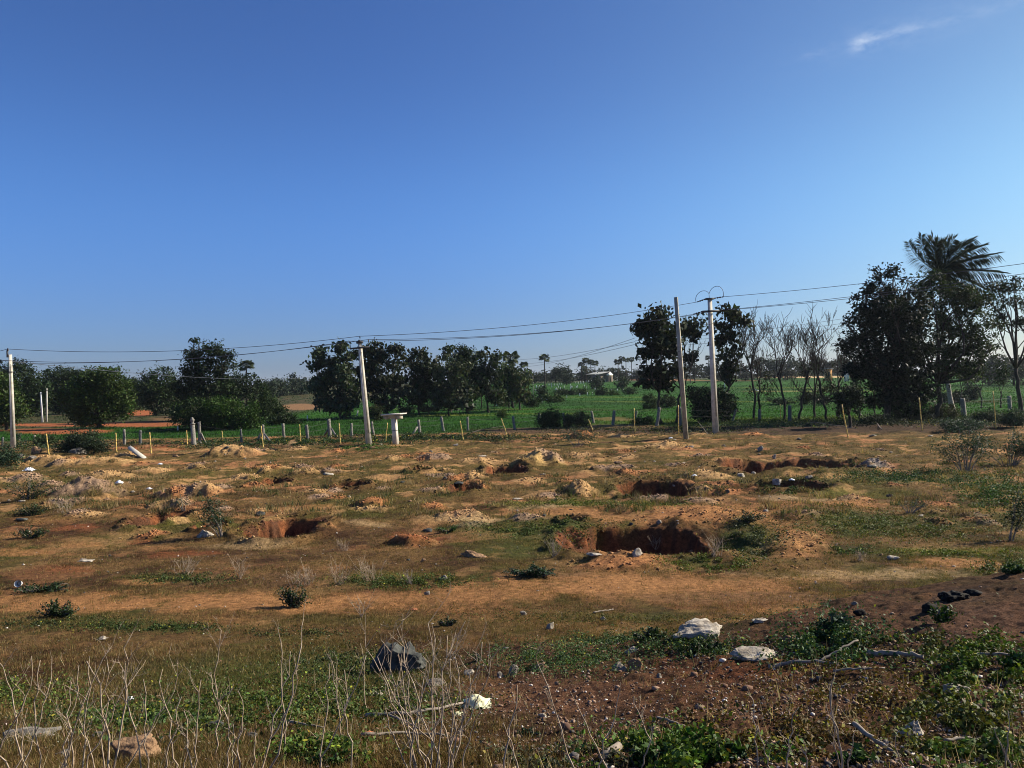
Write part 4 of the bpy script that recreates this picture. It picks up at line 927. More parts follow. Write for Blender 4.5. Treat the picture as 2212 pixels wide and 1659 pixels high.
# tall pole with strain insulators and wire loops
rD, fD, RD, LD = pole('tallest concrete power pole with two strain arms and looping jumper wires', (1546, 934), (1533, 645), .20, .15, math.radians(28), 0, taper=.66)
mb = MB(); mb.box((0, 0, LD - .02), (.62, .34, .12)); placed(mb, 'crossarm', M['metal'], rD, RD, fD)
for sy in (-.19, .19):
    mb = MB(); mb.box((0, sy, LD - .95), (1.25, .08, .13)); placed(mb, 'crossarm', M['metal'], rD, RD, fD)
def strain(p, q):
    mb = MB(); p = np.array(p, float); q = np.array(q, float); n = 9; P = p + (q - p) * np.linspace(0, 1, n)[:, None]
    mb.tube(P, [.02, .06, .02, .07, .02, .07, .02, .05, .02], 8); placed(mb, 'strain_insulator', M['porcelain'], rD, RD, fD)
    return RD @ q + fD
dL = (-1.0, 0.0, -.10); 
tDl = strain((-.3, 0, LD - .02), (-.98, -.05, LD - .22)); tDr = strain((.3, 0, LD), (.98, -.3, LD + .06))
aDl1 = strain((-.6, -.14, LD - .95), (-1.35, -.2, LD - 1.13)); aDl2 = strain((-.3, .14, LD - .95), (-.7, .1, LD - 1.1))
aDr1 = strain((.6, -.14, LD - .95), (1.25, -.4, LD - .90)); aDr2 = strain((.3, .14, LD - .95), (.8, -.1, LD - .93))
mb = MB(); mb.tube([[-.03, 0, LD + .02], [-.03, 0, LD + .36]], .02, 6); placed(mb, 'top_pin', M['metal'], rD, RD, fD)
for sg, (w, h, x1, z1) in ((-1, (.45, .46, -1.05, LD - .22)), (1, (.55, .68, 1.0, LD + .06))):
    a0 = np.array([-.03, 0, LD + .36]); a1 = np.array([x1, -.1, z1]); t = np.linspace(0, 1, 18)[:, None]
    c1 = a0 + [sg * .25, 0, h * 1.15]; c2 = a1 + [sg * .16, 0, h * 1.5]
    P = (1 - t) ** 3 * a0 + 3 * t * (1 - t) ** 2 * c1 + 3 * t ** 2 * (1 - t) * c2 + t ** 3 * a1
    mb = MB(); mb.tube(P, .018, 6); placed(mb, 'jumper_wire', M['wire'], rD, RD, fD)
for z0 in (LD - 1.75,):
    t = np.linspace(0, 1, 12)[:, None]; P = np.hstack([-1.3 + 2.1 * t, -.25 + 0 * t, z0 + .25 - .5 * (1 - (2 * t - 1) ** 2) + .1 * t])
    mb = MB(); mb.tube(P, .015, 5); placed(mb, 'jumper_wire', M['wire'], rD, RD, fD)
# distant slim poles
for (fx, fy, tx, ty, lb, c) in [(92, 912, 88, 847, 'left one of two thin white poles in the red soil plot', 'whitewash'), (101, 911, 101, 839, 'right one of two thin white poles in the red soil plot', 'concrete'),
                             (1153, 871, 1151, 812, 'thin dark pole standing alone between the teak group and the lone palm', 'concrete_dark'), (1566, 858, 1565, 815, 'thin pale pole behind the big dark bush and crossarm pole', 'concrete')]:
    foot = ground_pt(fx, fy); top = lean_top(foot, (tx, ty)); R, L = shaft_frame(foot, top)
    root = empty('thin_pole', foot, lb, 'pole', 'thin distant poles'); r = .11 if c == 'whitewash' else .085
    mb = MB(); mb.prism(-.3, L, r, r, r * .7, r * .7, .2); placed(mb, 'shaft', M[c], root, R, foot)
    mb = MB(); mb.box((0, 0, L - .25), (r * 2.6, r * 2.4, .1)); placed(mb, 'band', M['metal'], root, R, foot)
def wire(lb, a, b, sag, r=.017, grp='overhead power wires'):
    a, b = np.asarray(a, float), np.asarray(b, float); t = np.linspace(0, 1, 40)[:, None]
    P = a + (b - a) * t; P[:, 2:3] -= 4 * sag * t * (1 - t)
    mb = MB(); mb.tube(P, r, 5, cap=False); o = mb.build('power_wire', M['wire'], None, True, tuple(a)); tag(o, lb, 'wire', grp)
wire('top wire between the left edge pole and the leaning middle pole', tA, tB, .55)
wire('left lower wire between the left edge pole and the middle pole', aA1, aB1, .62)
wire('right lower wire between the left edge pole and the middle pole', aA2, aB2, .5)
wire('top wire between the leaning middle pole and the tallest pole', tB, tDl, .42)
wire('left lower wire from the middle pole to the tallest pole', aB1, aDl1, .5)
wire('right lower wire from the middle pole to the tallest pole', aB2, aDl2, .46)
nx = np.array([40.0, 30.0, 0])
def off(xD, yD, d, k=1.35, frm=None):
    e = at(xD, yD, d); return np.asarray(frm) + (e - np.asarray(frm)) * k
wire('top wire leaving the tallest pole for the right picture edge', tDr, off(2212, 562, 44, 1.35, tDr), .25)
wire('middle wire leaving the tallest pole for the right picture edge', aDr1, off(2212, 584, 44, 1.35, aDr1), .25)
wire('lowest wire leaving the tallest pole for the right picture edge', aDr2, off(2212, 593, 45.5, 1.35, aDr2), .25)
wire('wire end leaving the left edge pole top towards the left', tA, tA + (at(-60, 772, 56) - tA) * 1.5, .02)
fa = at(28, 780, 56)
wire('single wire slanting down from the left pole into the trees', aA1, at(700, 812, 160), 1.0, .022)
for lb, p, q in [('upper far wire running from the palms up to the tall dark teak', (1104, 777, 170), (1372, 738, 84)), ('middle far wire running from the palms to the tall dark teak', (1120, 786, 170), (1372, 744, 84)),
              ('crossing far wire that rises most steeply to the tall dark teak', (1138, 792, 170), (1372, 730, 82))]:
    wire(lb, at(*p), at(*q), .5, .022, 'thin far wires behind the trees')
for lb, p, q in [('upper far wire passing behind the leafless trees', (1372, 736, 84), (1850, 684, 84)), ('middle far wire passing behind the leafless trees', (1372, 742, 84), (1850, 694, 84)), ('lower far wire passing behind the leafless trees', (1372, 752, 84), (1850, 704, 84))]:
    wire(lb, at(*p), at(*q), .3, .016, 'thin far wires behind the trees')

# ---------------------------------------------------------------- concrete table plinth
def table():
    foot = ground_pt(855, 959); top = lean_top(foot, (851, 903)); R, L = shaft_frame(foot, top); s = foot[1] / FP; Ry = R @ rotz(math.radians(-24))
    root = empty('concrete_plinth', foot, 'table shaped concrete plinth with flat slab on a single pillar', 'plinth')
    mb = MB(); mb.prism(-.2, L - .02, .17, .15, .16, .14, .06); placed(mb, 'pillar', M['concrete'], root, Ry, foot)
    mb = MB(); mb.box((-.10, 0, L + .10), (1.25, .42, .22)); mb.box((.48, -.02, L + .07), (.20, .5, .30)); mb.box((-.48, -.02, L + .06), (.20, .5, .26)); placed(mb, 'beam', M['concrete_dark'], root, Ry, foot)
    mb = MB(); mb.prism(L + .215, L + .30, .76, .44, .80, .46, .03); placed(mb, 'slab', M['concrete'], root, Ry, foot)
    mb = MB(); mb.box((0, 0, L * .52), (.35, .31, .03)); placed(mb, 'tie_wire', M['metal'], root, Ry, foot)
table()

# ---------------------------------------------------------------- fence: rough granite posts, yellow stakes
def rough_post(lb, bx, by, tx, ty, w, seed, mat='granite', braces=(), name='fence_post', grp='granite posts of the barbed wire fence'):
    rng = np.random.RandomState(seed); foot = ground_pt(bx, by); top = lean_top(foot, (tx, ty)); R, L = shaft_frame(foot, top); R = R @ rotz(rng.uniform(.3, .7))
    a = w * foot[1] / FP * .5 * .6; b = a * rng.uniform(.7, 1.0)
    n = 9; rings = []; m = 8
    for k in range(n):
        z = -.2 + (L + .2) * k / (n - 1); f = 1.06 - .14 * k / (n - 1)
        th = (np.arange(m) + .5) * 2 * np.pi / m; rx = a * f * np.sign(np.cos(th)) * np.abs(np.cos(th)) ** .55; ry = b * f * np.sign(np.sin(th)) * np.abs(np.sin(th)) ** .55
        rings.append(np.stack([rx, ry, np.full(m, z)], 1) * [1, 1, 1] + rng.normal(size=(m, 3)) * [.010, .010, .02 if k < n - 1 else .035])
    V = np.concatenate(rings + [np.array([[0, 0, L + .01]])]); Q = [[k * m + j, k * m + (j + 1) % m, (k + 1) * m + (j + 1) % m, (k + 1) * m + j] for k in range(n - 1) for j in range(m)]
    T = [[(n - 1) * m + j, (n - 1) * m + (j + 1) % m, n * m] for j in range(m)]
    if braces:
        root = empty(name, foot, lb, 'fence post', grp); mb = MB(); mb.add(V, Q, T); placed(mb, 'shaft', M[mat], root, R, foot)
        for (x0, y0, x1, y1) in braces:
            p = ground_pt(x0, y0); q = at(x1, y1, foot[1] - .1); Rb, Lb = shaft_frame(p, q); mb = MB(); mb.prism(-.1, Lb, .075, .06, .065, .055, .2)
            mb.V[-1] = mb.V[-1] @ Rb.T + p; mb.build('brace', M[mat], root, False, foot)
        return foot, top
    mb = MB(); mb.add(V, Q, T); Vw = np.concatenate(mb.V) @ R.T + foot; mb.V = [Vw]
    o = mb.build(name, M[mat], None, False, tuple(foot)); tag(o, lb, 'fence post', grp)
    return foot, top
FPOSTS = [
 (5, 963, 6, 945, 7, 'granite_dark', 'short stone post stump at the left picture edge', ()), (75, 958, 75, 941, 7, 'granite', 'short grey post between the left pole and the first yellow stake', ()), (104, 960, 105, 943, 6, 'granite_dark', 'thin post right behind the first yellow stake', ()),
 (269, 960, 268, 928, 9, 'granite', 'grey granite post left of a matching pair above the fallen slab', ()), (303, 960, 303, 930, 10, 'granite_dark', 'darker granite post, right one of the pair above the fallen slab', ()),
 (432, 957, 430, 912, 11, 'granite', 'weathered granite post with a slanting brace beside the carved pillar', [(444, 957, 434, 936)]),
 (522, 955, 520, 927, 7, 'granite_dark', 'dark slim post behind the big sandy mound', ()), (570, 952, 568, 918, 8, 'granite', 'post with stone braces beside the yellow stake right of the sandy mound', [(583, 953, 572, 938), (556, 952, 563, 936)]),
 (614, 950, 611, 916, 10, 'granite', 'granite post left of the stubby thick one', ()), (665, 947, 662, 918, 11, 'granite', 'stubby thick granite post between two yellow stakes', ()),
 (713, 943, 710, 906, 12, 'granite', 'tall granite post with a white brace left of the leaning power pole', [(728, 944, 716, 926), (700, 942, 709, 928)]), (760, 942, 759, 915, 8, 'granite', 'short granite post just left of the leaning power pole', ()),
 (807, 940, 803, 911, 8, 'granite', 'granite post between the leaning power pole and the concrete table', ()), (907, 936, 904, 907, 9, 'granite', 'post with a dark brace right of the concrete table', [(892, 937, 902, 922)]),
 (958, 932, 953, 901, 10, 'granite', 'slanting granite post second right of the concrete table', ()), (1011, 932, 1010, 902, 8, 'granite', 'upright granite post by the dry ditch branch', ()),
 (1112, 928, 1108, 899, 9, 'granite', 'pointed granite post left of the round olive bush', ()), (1164, 916, 1165, 894, 9, 'granite_dark', 'dark post at the left side of the round olive bush', ()), (1220, 922, 1217, 892, 8, 'granite', 'white edged post right of the round olive bush', ()),
 (1282, 914, 1278, 888, 9, 'granite', 'post behind the short leaning white stake', ()), (1324, 918, 1327, 887, 10, 'granite', 'granite post leaning right left of the tall pale stake', ()), (1373, 902, 1375, 888, 7, 'granite_dark', 'short post tip behind the tall pale stake', ()),
 (1419, 920, 1425, 880, 11, 'granite', 'granite post leaning right in front of the tall dark teak', ()), (1470, 920, 1469, 879, 9, 'granite_dark', 'dark post right behind the orange stake', ()), (1582, 912, 1590, 884, 8, 'granite', 'slanting post right of the crossarm pole', ()),
 (1641, 910, 1641, 884, 12, 'granite_dark', 'post left of the first bare trees in front of yellow green rice', ()), (1706, 911, 1706, 876, 13, 'granite_dark', 'post with a white edge before the forked bare tree', ()),
 (1999, 872, 2000, 859, 10, 'granite_dark', 'short post tip behind the stake below the huge tree', ()), (2083, 903, 2079, 861, 16, 'granite', 'thick slanting granite post right of the coconut trunk', ()), (2182, 886, 2180, 856, 14, 'granite', 'last granite post at the right beside the edge tree', ())]
fence_tops = []
for i_, (bx, by, tx, ty, w, m, lb, br) in enumerate(FPOSTS):
    f, t = rough_post(lb, bx, by, tx, ty, w, 400 + i_, m, br); fence_tops.append((f, t))
def carved():
    foot = ground_pt(419, 961); top = lean_top(foot, (416, 918)); R, L = shaft_frame(foot, top); s = foot[1] / FP
    root = empty('carved_pillar', foot, 'round carved stone pillar with a vase shaped capital among the fence posts', 'pillar')
    mb = MB(); mb.tube([[0, 0, -.2], [0, 0, .1], [0, 0, .12], [0, 0, L]], [.19, .19, .165, .15], 14); placed(mb, 'shaft', M['granite'], root, R, foot)
    mb = MB(); z = L
    prof = [(0, .12), (.05, .19), (.10, .19), (.13, .11), (.22, .10), (.30, .15), (.38, .16), (.46, .10), (.50, .09), (.56, .05)]
    mb.tube([[0, 0, z + a] for a, _ in prof], [b for _, b in prof], 14); placed(mb, 'capital', M['granite'], root, R, foot)
carved()
STAKES = [
 (34, 958, 32, 938, 'yellow stake touching the left edge power pole'), (106, 983, 100, 937, 'yellow bamboo stake left of the dark thorny bush, leaning slightly left'), (176, 963, 175, 937, 'yellow bamboo stake rising out of the dark thorny bush'),
 (252, 979, 250, 935, 'yellow bamboo stake left of the fallen concrete slab'), (327, 981, 323, 934, 'yellow bamboo stake right of the fallen concrete slab'), (405, 962, 403, 930, 'yellow bamboo stake just left of the carved pillar'),
 (482, 954, 479, 931, 'short yellow stake standing behind the big sandy mound'), (569, 968, 564, 920, 'yellow bamboo stake right of the big sandy mound'), (650, 957, 647, 917, 'yellow bamboo stake between the stubby posts'),
 (736, 960, 732, 914, 'yellow bamboo stake just left of the leaning power pole'), (832, 955, 837, 913, 'yellow stake leaning right beside the concrete table'), (1002, 951, 994, 909, 'pale yellow stake leaning left, right of the concrete table'),
 (1098, 946, 1083, 904, 'strongly leaning yellow stake by the leafy sapling'), (1283, 931, 1271, 906, 'short thin whitish stake leaning left over the dug earth'), (1371, 933, 1370, 882, 'tall pale upright stake before the paddy'),
 (1466, 938, 1465, 875, 'orange tinted stake beside the plain square pole'), (1686, 905, 1685, 873, 'dim yellow stake behind weeds left of the white edged post'), (1833, 947, 1819, 874, 'long yellow stake leaning left before the bushy small tree'),
 (1993, 930, 1985, 859, 'yellow stake below the huge dark tree'), (2152, 926, 2145, 845, 'tallest yellow stake near the right edge')]
for i_, (bx, by, tx, ty, lb) in enumerate(STAKES):
    foot = ground_pt(bx, by); top = lean_top(foot, (tx, ty)); rng = np.random.RandomState(i_); n = 9; t = np.linspace(0, 1, n)[:, None]
    P = foot - [0, 0, .15] + (top - foot + [0, 0, .15]) * t; P[1:-1] += rng.normal(size=(n - 2, 3)) * .008
    r = .038
    R_ = np.full(n, r) * (1 + .0 * t[:, 0]); mb = MB(); mb.tube(P, R_ * np.linspace(1.05, .9, n), 8)
    root = empty('bamboo_stake', foot, lb, 'stake', 'yellow bamboo stakes along the plot'); mb.build('cane', M['bamboo'], root, True, foot)
    mb = MB()
    for k in range(1, n - 1, 2): mb.tube([P[k] - [0, 0, .012], P[k] + [0, 0, .012]], r * 1.18, 8)
    mb.build('node_rings', M['twig'], root, True, foot)
fence_tops.sort(key=lambda a: a[0][0])
for hgt, lb in ((.86, 'upper strand of barbed wire strung along the granite posts'), (.52, 'lower strand of barbed wire strung along the granite posts')):
    mb = MB()
    P = []
    for (f, t) in fence_tops: P.append(f + (t - f) * hgt + [0, -.12, 0])
    P = [p for k, p in enumerate(P) if k == 0 or p[0] - P[k - 1][0] > .6]
    Q_ = []
    for a, b in zip(P[:-1], P[1:]):
        tt = np.linspace(0, 1, 8)[:-1, None]; seg = a + (b - a) * tt; seg[:, 2:3] -= .12 * 4 * tt * (1 - tt) * .5; Q_.append(seg)
    Q_ = np.concatenate(Q_ + [P[-1][None]]); mb.tube(Q_, .008, 4, cap=False)
    o = mb.build('barbed_wire', M['metal'], None, False); tag(o, lb, 'barbed wire')

# white posts of the far plots
def far_post(name, xD, yb, yt, w, lb, grp, mat='whitewash', lean=0, arms=False):
    foot = ground_pt(xD, yb); s = foot[1] / FP; top = lean_top(foot, (xD + lean, yt)); R, L = shaft_frame(foot, top); a = w * s * .5
    root = None
    if arms:
        root = empty(name, foot, lb, 'post', grp)
        mb = MB(); mb.prism(-.2, L, a, a, a, a, .1); placed(mb, 'shaft', M[mat], root, R, foot)
        for sg in (-1, 1):
            q = np.array([sg * L * .75, 0, -.05]); mb = MB(); mb.tube([q, [0, 0, L * .8]], a * .9, 5); placed(mb, 'brace', M[mat], root, R, foot)
    else:
        mb = MB(); mb.prism(-.2, L, a, a, a * .85, a * .85, .1); mb.V = [mb.V[0] @ R.T + foot]; o = mb.build(name, M[mat], None, False, tuple(foot)); tag(o, lb, 'post', grp)
def c3(x, y): return 1980 / 4032 * 2212 + x * .125, 1300 / 3024 * 1659 + y * .125
rows = [('white plot posts in the front row of the far field', 'small white post in the nearer row of the far plot', [(583, 1000, 950), (632, 985, 950), (610, 1010, 975), (570, 1050, 1020), (843, 990, 960), (960, 1000, 960), (997, 1030, 990), (1060, 995, 960), (1170, 1030, 975), (1268, 998, 965), (1290, 990, 950), (1410, 990, 945), (1447, 1005, 960), (1530, 1000, 955), (1165, 960, 930)]),
        ('white plot posts in the back row of the far field', 'tiny white post in the farther row of the far plot', [(797, 960, 925), (840, 955, 920), (887, 960, 925), (937, 958, 925), (975, 950, 918), (1015, 945, 915), (1302, 930, 890), (1347, 925, 885), (1395, 930, 885), (1440, 900, 872), (1483, 915, 870), (1528, 905, 865), (1258, 918, 895)]),
        ('white fence posts by the gabled house', 'tiny white post of the house fence', [(1730, 890, 870), (1780, 893, 868), (1817, 885, 858), (1863, 885, 860), (1905, 875, 845), (1945, 870, 840), (1985, 868, 835), (2150, 860, 835)]),
        ('white marker posts on the middle bund', 'short white marker post on the middle paddy bund', [(1105, 1165, 1130), (1330, 1140, 1090), (1462, 1120, 1075), (1550, 1110, 1075), (1593, 1040, 995), (1875, 1050, 1020), (1977, 1050, 1012), (2083, 1050, 1015), (1760, 975, 945)])]
for grp, lb, L_ in rows:
    for (x, yb, yt) in L_:
        X_, Y0 = c3(x, yb); far_post('marker_post', X_, Y0, c3(x, yt)[1], 1.5, lb, grp)
for x, yb, yt, lb in [(690, 985, 942, 'left white post propped by two braces in the far plot'), (924, 1038, 993, 'nearer white post propped by two braces in the far plot'), (1190, 995, 962, 'small braced white post near the dark tree of the far plot'), (2025, 862, 845, 'braced white post right of the gabled house')]:
    X_, Y0 = c3(x, yb); far_post('braced_post', X_, Y0, c3(x, yt)[1], 1.5, lb, 'white posts with slanting braces', arms=True)
for X_, Y0, Y1, w, lb, ln in [(982, 883, 862, 3, 'bright white marker post at the edge of the rice under the sprawling teak', 0), (904, 885, 874, 2.5, 'small white marker post under the flat topped teak', 1), (771, 899, 887, 2.5, 'short white marker post left of the leaning power pole foot', 2),
                           (664, 908, 897, 2.2, 'short grey marker post left of the first teak', 0), (1073, 876, 871, 4, 'squat white marker stone near the right hand teak', 0), (1172, 869, 858, 2.2, 'leaning white marker post in the bushes right of the thin pole', -2),
                           (384, 930, 920, 2.4, 'small pale marker post in the left paddy', 0), (1640, 815, 800, 1.6, 'thin pale post behind the leftmost bare trees', 0), (1695, 820, 813, 1.6, 'pale stub post by the far pale road', 0)]:
    far_post('marker_post', X_, Y0, Y1, w, lb, 'scattered white marker posts', lean=ln)

# ---------------------------------------------------------------- far buildings
def house():
    d = 300.0; a = at(1293, 818, d); b = at(1320, 818, d); g = gz1(a[0], d); w = (b[0] - a[0]); eave = at(1306, 810, d)[2]; ridge = at(1306, 803.5, d)[2]
    root = empty('gabled_house', ((a[0] + b[0]) / 2, d, g), 'low house with a bright white gable and grey roof beyond the palms', 'house'); root.rotation_euler = (0, 0, math.radians(42)); w *= 1.25
    x0, x1, y0, y1 = -w * .12, w * .5, -1.5, 6.0; e = eave - g; r = max(ridge - g, e + 1.1)
    mb = MB(); mb.add([[x0, y0, 0], [x1, y0, 0], [x1, y1, 0], [x0, y1, 0], [x0, y0, e], [x1, y0, e], [x1, y1, e], [x0, y1, e]], [[0, 1, 5, 4], [1, 2, 6, 5], [2, 3, 7, 6], [3, 0, 4, 7]]); o = mb.build('wall', M['mud_wall'], root)
    xm = (x0 + x1) / 2 + .5
    mb = MB(); mb.add([[x0 + .1, y0 - .05, e - .2], [x1 - .1, y0 - .05, e - .2], [x1 - .1, y0 - .05, e + .1], [xm, y0 - .05, r], [x0 + .1, y0 - .05, e + .1], [x0 + .1, y0 + .2, e - .2], [x1 - .1, y0 + .2, e - .2], [x1 - .1, y0 + .2, e + .1], [xm, y0 + .2, r], [x0 + .1, y0 + .2, e + .1]], [[1, 0, 5, 6], [2, 1, 6, 7], [3, 2, 7, 8], [4, 3, 8, 9], [0, 4, 9, 5]], [[0, 1, 2], [0, 2, 3], [0, 3, 4], [7, 6, 5], [8, 7, 5], [9, 8, 5]]); mb.build('gable', M['whitewash'], root)
    mb = MB(); k = .45
    mb.add([[x0 - k - w * .55, y0 + .3, e + .35], [xm, y0 - .1, r + .12], [xm, y1, r + .12], [x0 - k - w * .55, y1, e + .35], [x1 + k, y0 - .1, e], [x1 + k, y1, e], [x0 - k - w * .55, y0 + .3, e + .28], [xm, y0 - .1, r + .04], [x1 + k, y0 - .1, e - .08]], [[0, 1, 2, 3], [1, 4, 5, 2], [0, 6, 7, 1], [1, 7, 8, 4]]); mb.build('roof', M['roof'], root)
    mb = MB(); mb.box((x0 - w * .3, 1.5, e * .5), (w * .5, 4, e)); mb.build('side_room', M['mud_wall'], root)
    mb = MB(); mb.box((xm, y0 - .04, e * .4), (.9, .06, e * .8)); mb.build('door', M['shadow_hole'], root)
house()
def hut():
    d = 260.0; a = at(1786, 806, d); b = at(1797, 806, d); g = gz1(a[0], d); w = b[0] - a[0]; h = at(1790, 797, d)[2] - g
    root = empty('ochre_hut', ((a[0] + b[0]) / 2, d, g), 'small ochre walled hut with flat sheet roof behind the crooked bare tree', 'hut')
    mb = MB(); mb.box((0, 1, h / 2), (w, 2.2, h)); mb.build('wall', M['ochre'], root)
    mb = MB(); mb.box((-w * .9, .8, h + .12), (w * 3.2, 3.2, .12)); mb.build('roof', M['roof'], root)
    for k in (-2.2, -1.4): 
        mb = MB(); mb.box((w * k, -.5, h / 2), (.12, .12, h)); mb.build('porch_post', M['mud_wall'], root)
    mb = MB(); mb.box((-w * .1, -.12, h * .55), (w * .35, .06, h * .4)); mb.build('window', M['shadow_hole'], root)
hut()
for X_, lb in ((1826, 'left one of two white gate pillars by the far road'), (1831.5, 'right one of two white gate pillars by the far road')):
    d = 250.0; p = at(X_, 806, d); g = gz1(p[0], d); h = at(X_, 798, d)[2] - g
    root = empty('gate_pillar', (p[0], d, g), lb, 'pillar', 'two white gate pillars')
    mb = MB(); mb.prism(0, h, .28, .28, .26, .26, .1); mb.build('shaft', M['whitewash'], root); mb = MB(); mb.prism(h + .003, h + .16, .34, .34, .34, .34, .1); mb.build('cap', M['whitewash'], root)
def goal():
    p = ground_pt(2166, 827); s = p[1] / FP; h = 6 * s; w = 19 * s
    root = empty('white_frame', p, 'low white pipe frame standing in the far right paddy', 'frame')
    mb = MB(); mb.tube([[0, 0, 0], [0, 0, h]], .07, 6); mb.build('upright', M['whitewash'], root); mb = MB(); mb.tube([[w, 0, 0], [w, 0, h]], .07, 6); mb.build('upright', M['whitewash'], root)
    mb = MB(); mb.tube([[0, 0, h], [w, 0, h + .05]], .07, 6); mb.build('top_bar', M['whitewash'], root)
goal()

# ---------------------------------------------------------------- people far off in the paddies
def skin_mesh(name, pts, edges, rad, mat, parent):
    me = bpy.data.meshes.new(name); me.from_pydata([tuple(p) for p in pts], edges, []); o = bpy.data.objects.new(name, me); col0.objects.link(o); o.parent = parent
    m = o.modifiers.new('Skin', 'SKIN'); m.use_smooth_shade = True
    for v, r in zip(me.skin_vertices[0].data, rad): v.radius = (r[0], r[1]) if isinstance(r, tuple) else (r, r)
    me.skin_vertices[0].data[0].use_root = True
    m2 = o.modifiers.new('Subdivision', 'SUBSURF'); m2.levels = 1; m2.render_levels = 2
    me.materials.append(mat); return o
def person(xD, yD, yaw, lb, bend=0.0):
    foot = ground_pt(xD, yD); root = empty('person', foot, lb, 'person', 'farm workers in the paddies'); root.rotation_euler = (0, 0, yaw)
    b = bend
    pts = [(0, 0, .92), (0, .02 + b * .3, 1.15), (0, b * .6, 1.40), (0, b * .75, 1.52), (0, .03 + b * .85, 1.62), (0, .02 + b * .9, 1.72),
           (.18, b * .6, 1.40), (.26, .02 + b * .5, 1.14), (.24, .14 + b * .5, .92), (-.18, b * .6, 1.40), (-.27, .02 + b * .5, 1.14), (-.22, .16 + b * .5, .94),
           (.10, 0, .86), (.12, .03, .48), (.12, -.02, .08), (.12, .1, .03), (-.10, 0, .86), (-.12, .04, .48), (-.13, -.02, .08), (-.13, .1, .03)]
    ed = [(0, 1), (1, 2), (2, 3), (3, 4), (4, 5), (2, 6), (6, 7), (7, 8), (2, 9), (9, 10), (10, 11), (0, 12), (12, 13), (13, 14), (14, 15), (0, 16), (16, 17), (17, 18), (18, 19)]
    rad = [(.13, .10), (.12, .09), (.15, .09), .055, .095, .09, .06, .045, .032, .06, .045, .032, .085, .06, .042, .035, .085, .06, .042, .035]
    skin_mesh('body', pts, ed, rad, M['skin'], root)
    skin_mesh('shirt', [pts[0], pts[1], pts[2], pts[6], pts[7], pts[9], pts[10]], [(0, 1), (1, 2), (2, 3), (3, 4), (2, 5), (5, 6)], [(.165, .135), (.15, .12), (.175, .12), .08, .065, .08, .065], M['cloth_white'], root)
    skin_mesh('trousers', [(0, 0, .88), pts[12], pts[13], (.12, -.01, .2), pts[16], pts[17], (-.125, -.01, .2)], [(0, 1), (1, 2), (2, 3), (0, 4), (4, 5), (5, 6)], [(.15, .12), .105, .08, .065, .105, .08, .065], M['cloth_dark'], root)
    skin_mesh('hair', [(0, -.01 + b * .9, 1.70), (0, -.01 + b * .9, 1.765)], [(0, 1)], [.10, .075], M['hair'], root)
person(1132, 871, .5, 'person in white shirt and dark trousers at the paddy edge under the pale teak')
person(2143, 829, 2.4, 'person in white stooping in the far right paddy near the low white frame', .35)
# egrets
def egret(xD, yD, lb, f=1):
    p = ground_pt(xD, yD); root = empty('egret', p, lb, 'bird', 'white egrets in the paddy'); root.rotation_euler = (0, 0, 0 if f > 0 else math.pi); k = 1.3
    root.scale = (k, k, k)
    mb = MB(); mb.tube([[-.34, 0, .40], [-.2, 0, .43], [0, 0, .48], [.14, 0, .52], [.22, 0, .62], [.20, 0, .74], [.27, 0, .84], [.33, 0, .84], [.36, 0, .835]], [.02, .07, .11, .09, .045, .03, .03, .035, .015], 10); mb.build('body', M['egret'], root, True)
    mb = MB(); mb.tube([[.36, 0, .835], [.47, 0, .82]], [.014, .004], 6); mb.build('beak', M['bamboo'], root)
    for s_ in (-.04, .04):
        mb = MB(); mb.tube([[0, s_, .42], [-.02, s_, .22], [.01, s_, 0], [.09, s_, 0.005]], .012, 5); mb.build('leg', M['metal'], root)
egret(1627, 848, 'left egret standing in the paddy by the leftmost bare tree'); egret(1635, 849, 'right egret in the paddy by the leftmost bare tree', -1); egret(1184, 869, 'white egret at the rice edge right of the thin pole')

# ================================================================== ROCKS
_ico = None
def ico(sub=3):
    import bmesh
    bm = bmesh.new(); bmesh.ops.create_icosphere(bm, subdivisions=sub, radius=1.0)
    V = np.array([v.co[:] for v in bm.verts]); F = np.array([[v.index for v in f.verts] for f in bm.faces]); bm.free(); return V, F
ICO3, ICO4 = ico(3), ico(5)
def rock_shape(rng, sx, sy, sz, big=False, cuts=8, rough=.07):
    V, F = ICO4 if big else ICO3; V = V.copy()
    if big: rough *= 1.5
    for k in range(cuts):      # facets
        n = rng.normal(size=3); n /= np.linalg.norm(n); d = rng.uniform(.45, .85); t = V @ n; V = V - np.clip(t - d, 0, None)[:, None] * n * .92
    ph = rng.uniform(0, 50, 3)
    for fr, am in ((1.6, 1.6), (3.4, .9), (7.5, .5), (16, .28 if big else 0), (34, .14 if big else 0)):
        if not am: continue
        nz = perlin(V[:, 0] * fr + ph[0], V[:, 1] * fr + ph[1]) + perlin(V[:, 1] * fr + ph[2], V[:, 2] * fr + ph[0]) + perlin(V[:, 2] * fr + ph[1], V[:, 0] * fr + ph[2])
        V = V * (1 + rough * am * nz * .6)[:, None]
    return V * [sx, sy, sz], F
PEAK = {1377: .75, 1974: .8, 258: .8, 1190: .3, 444: .4}
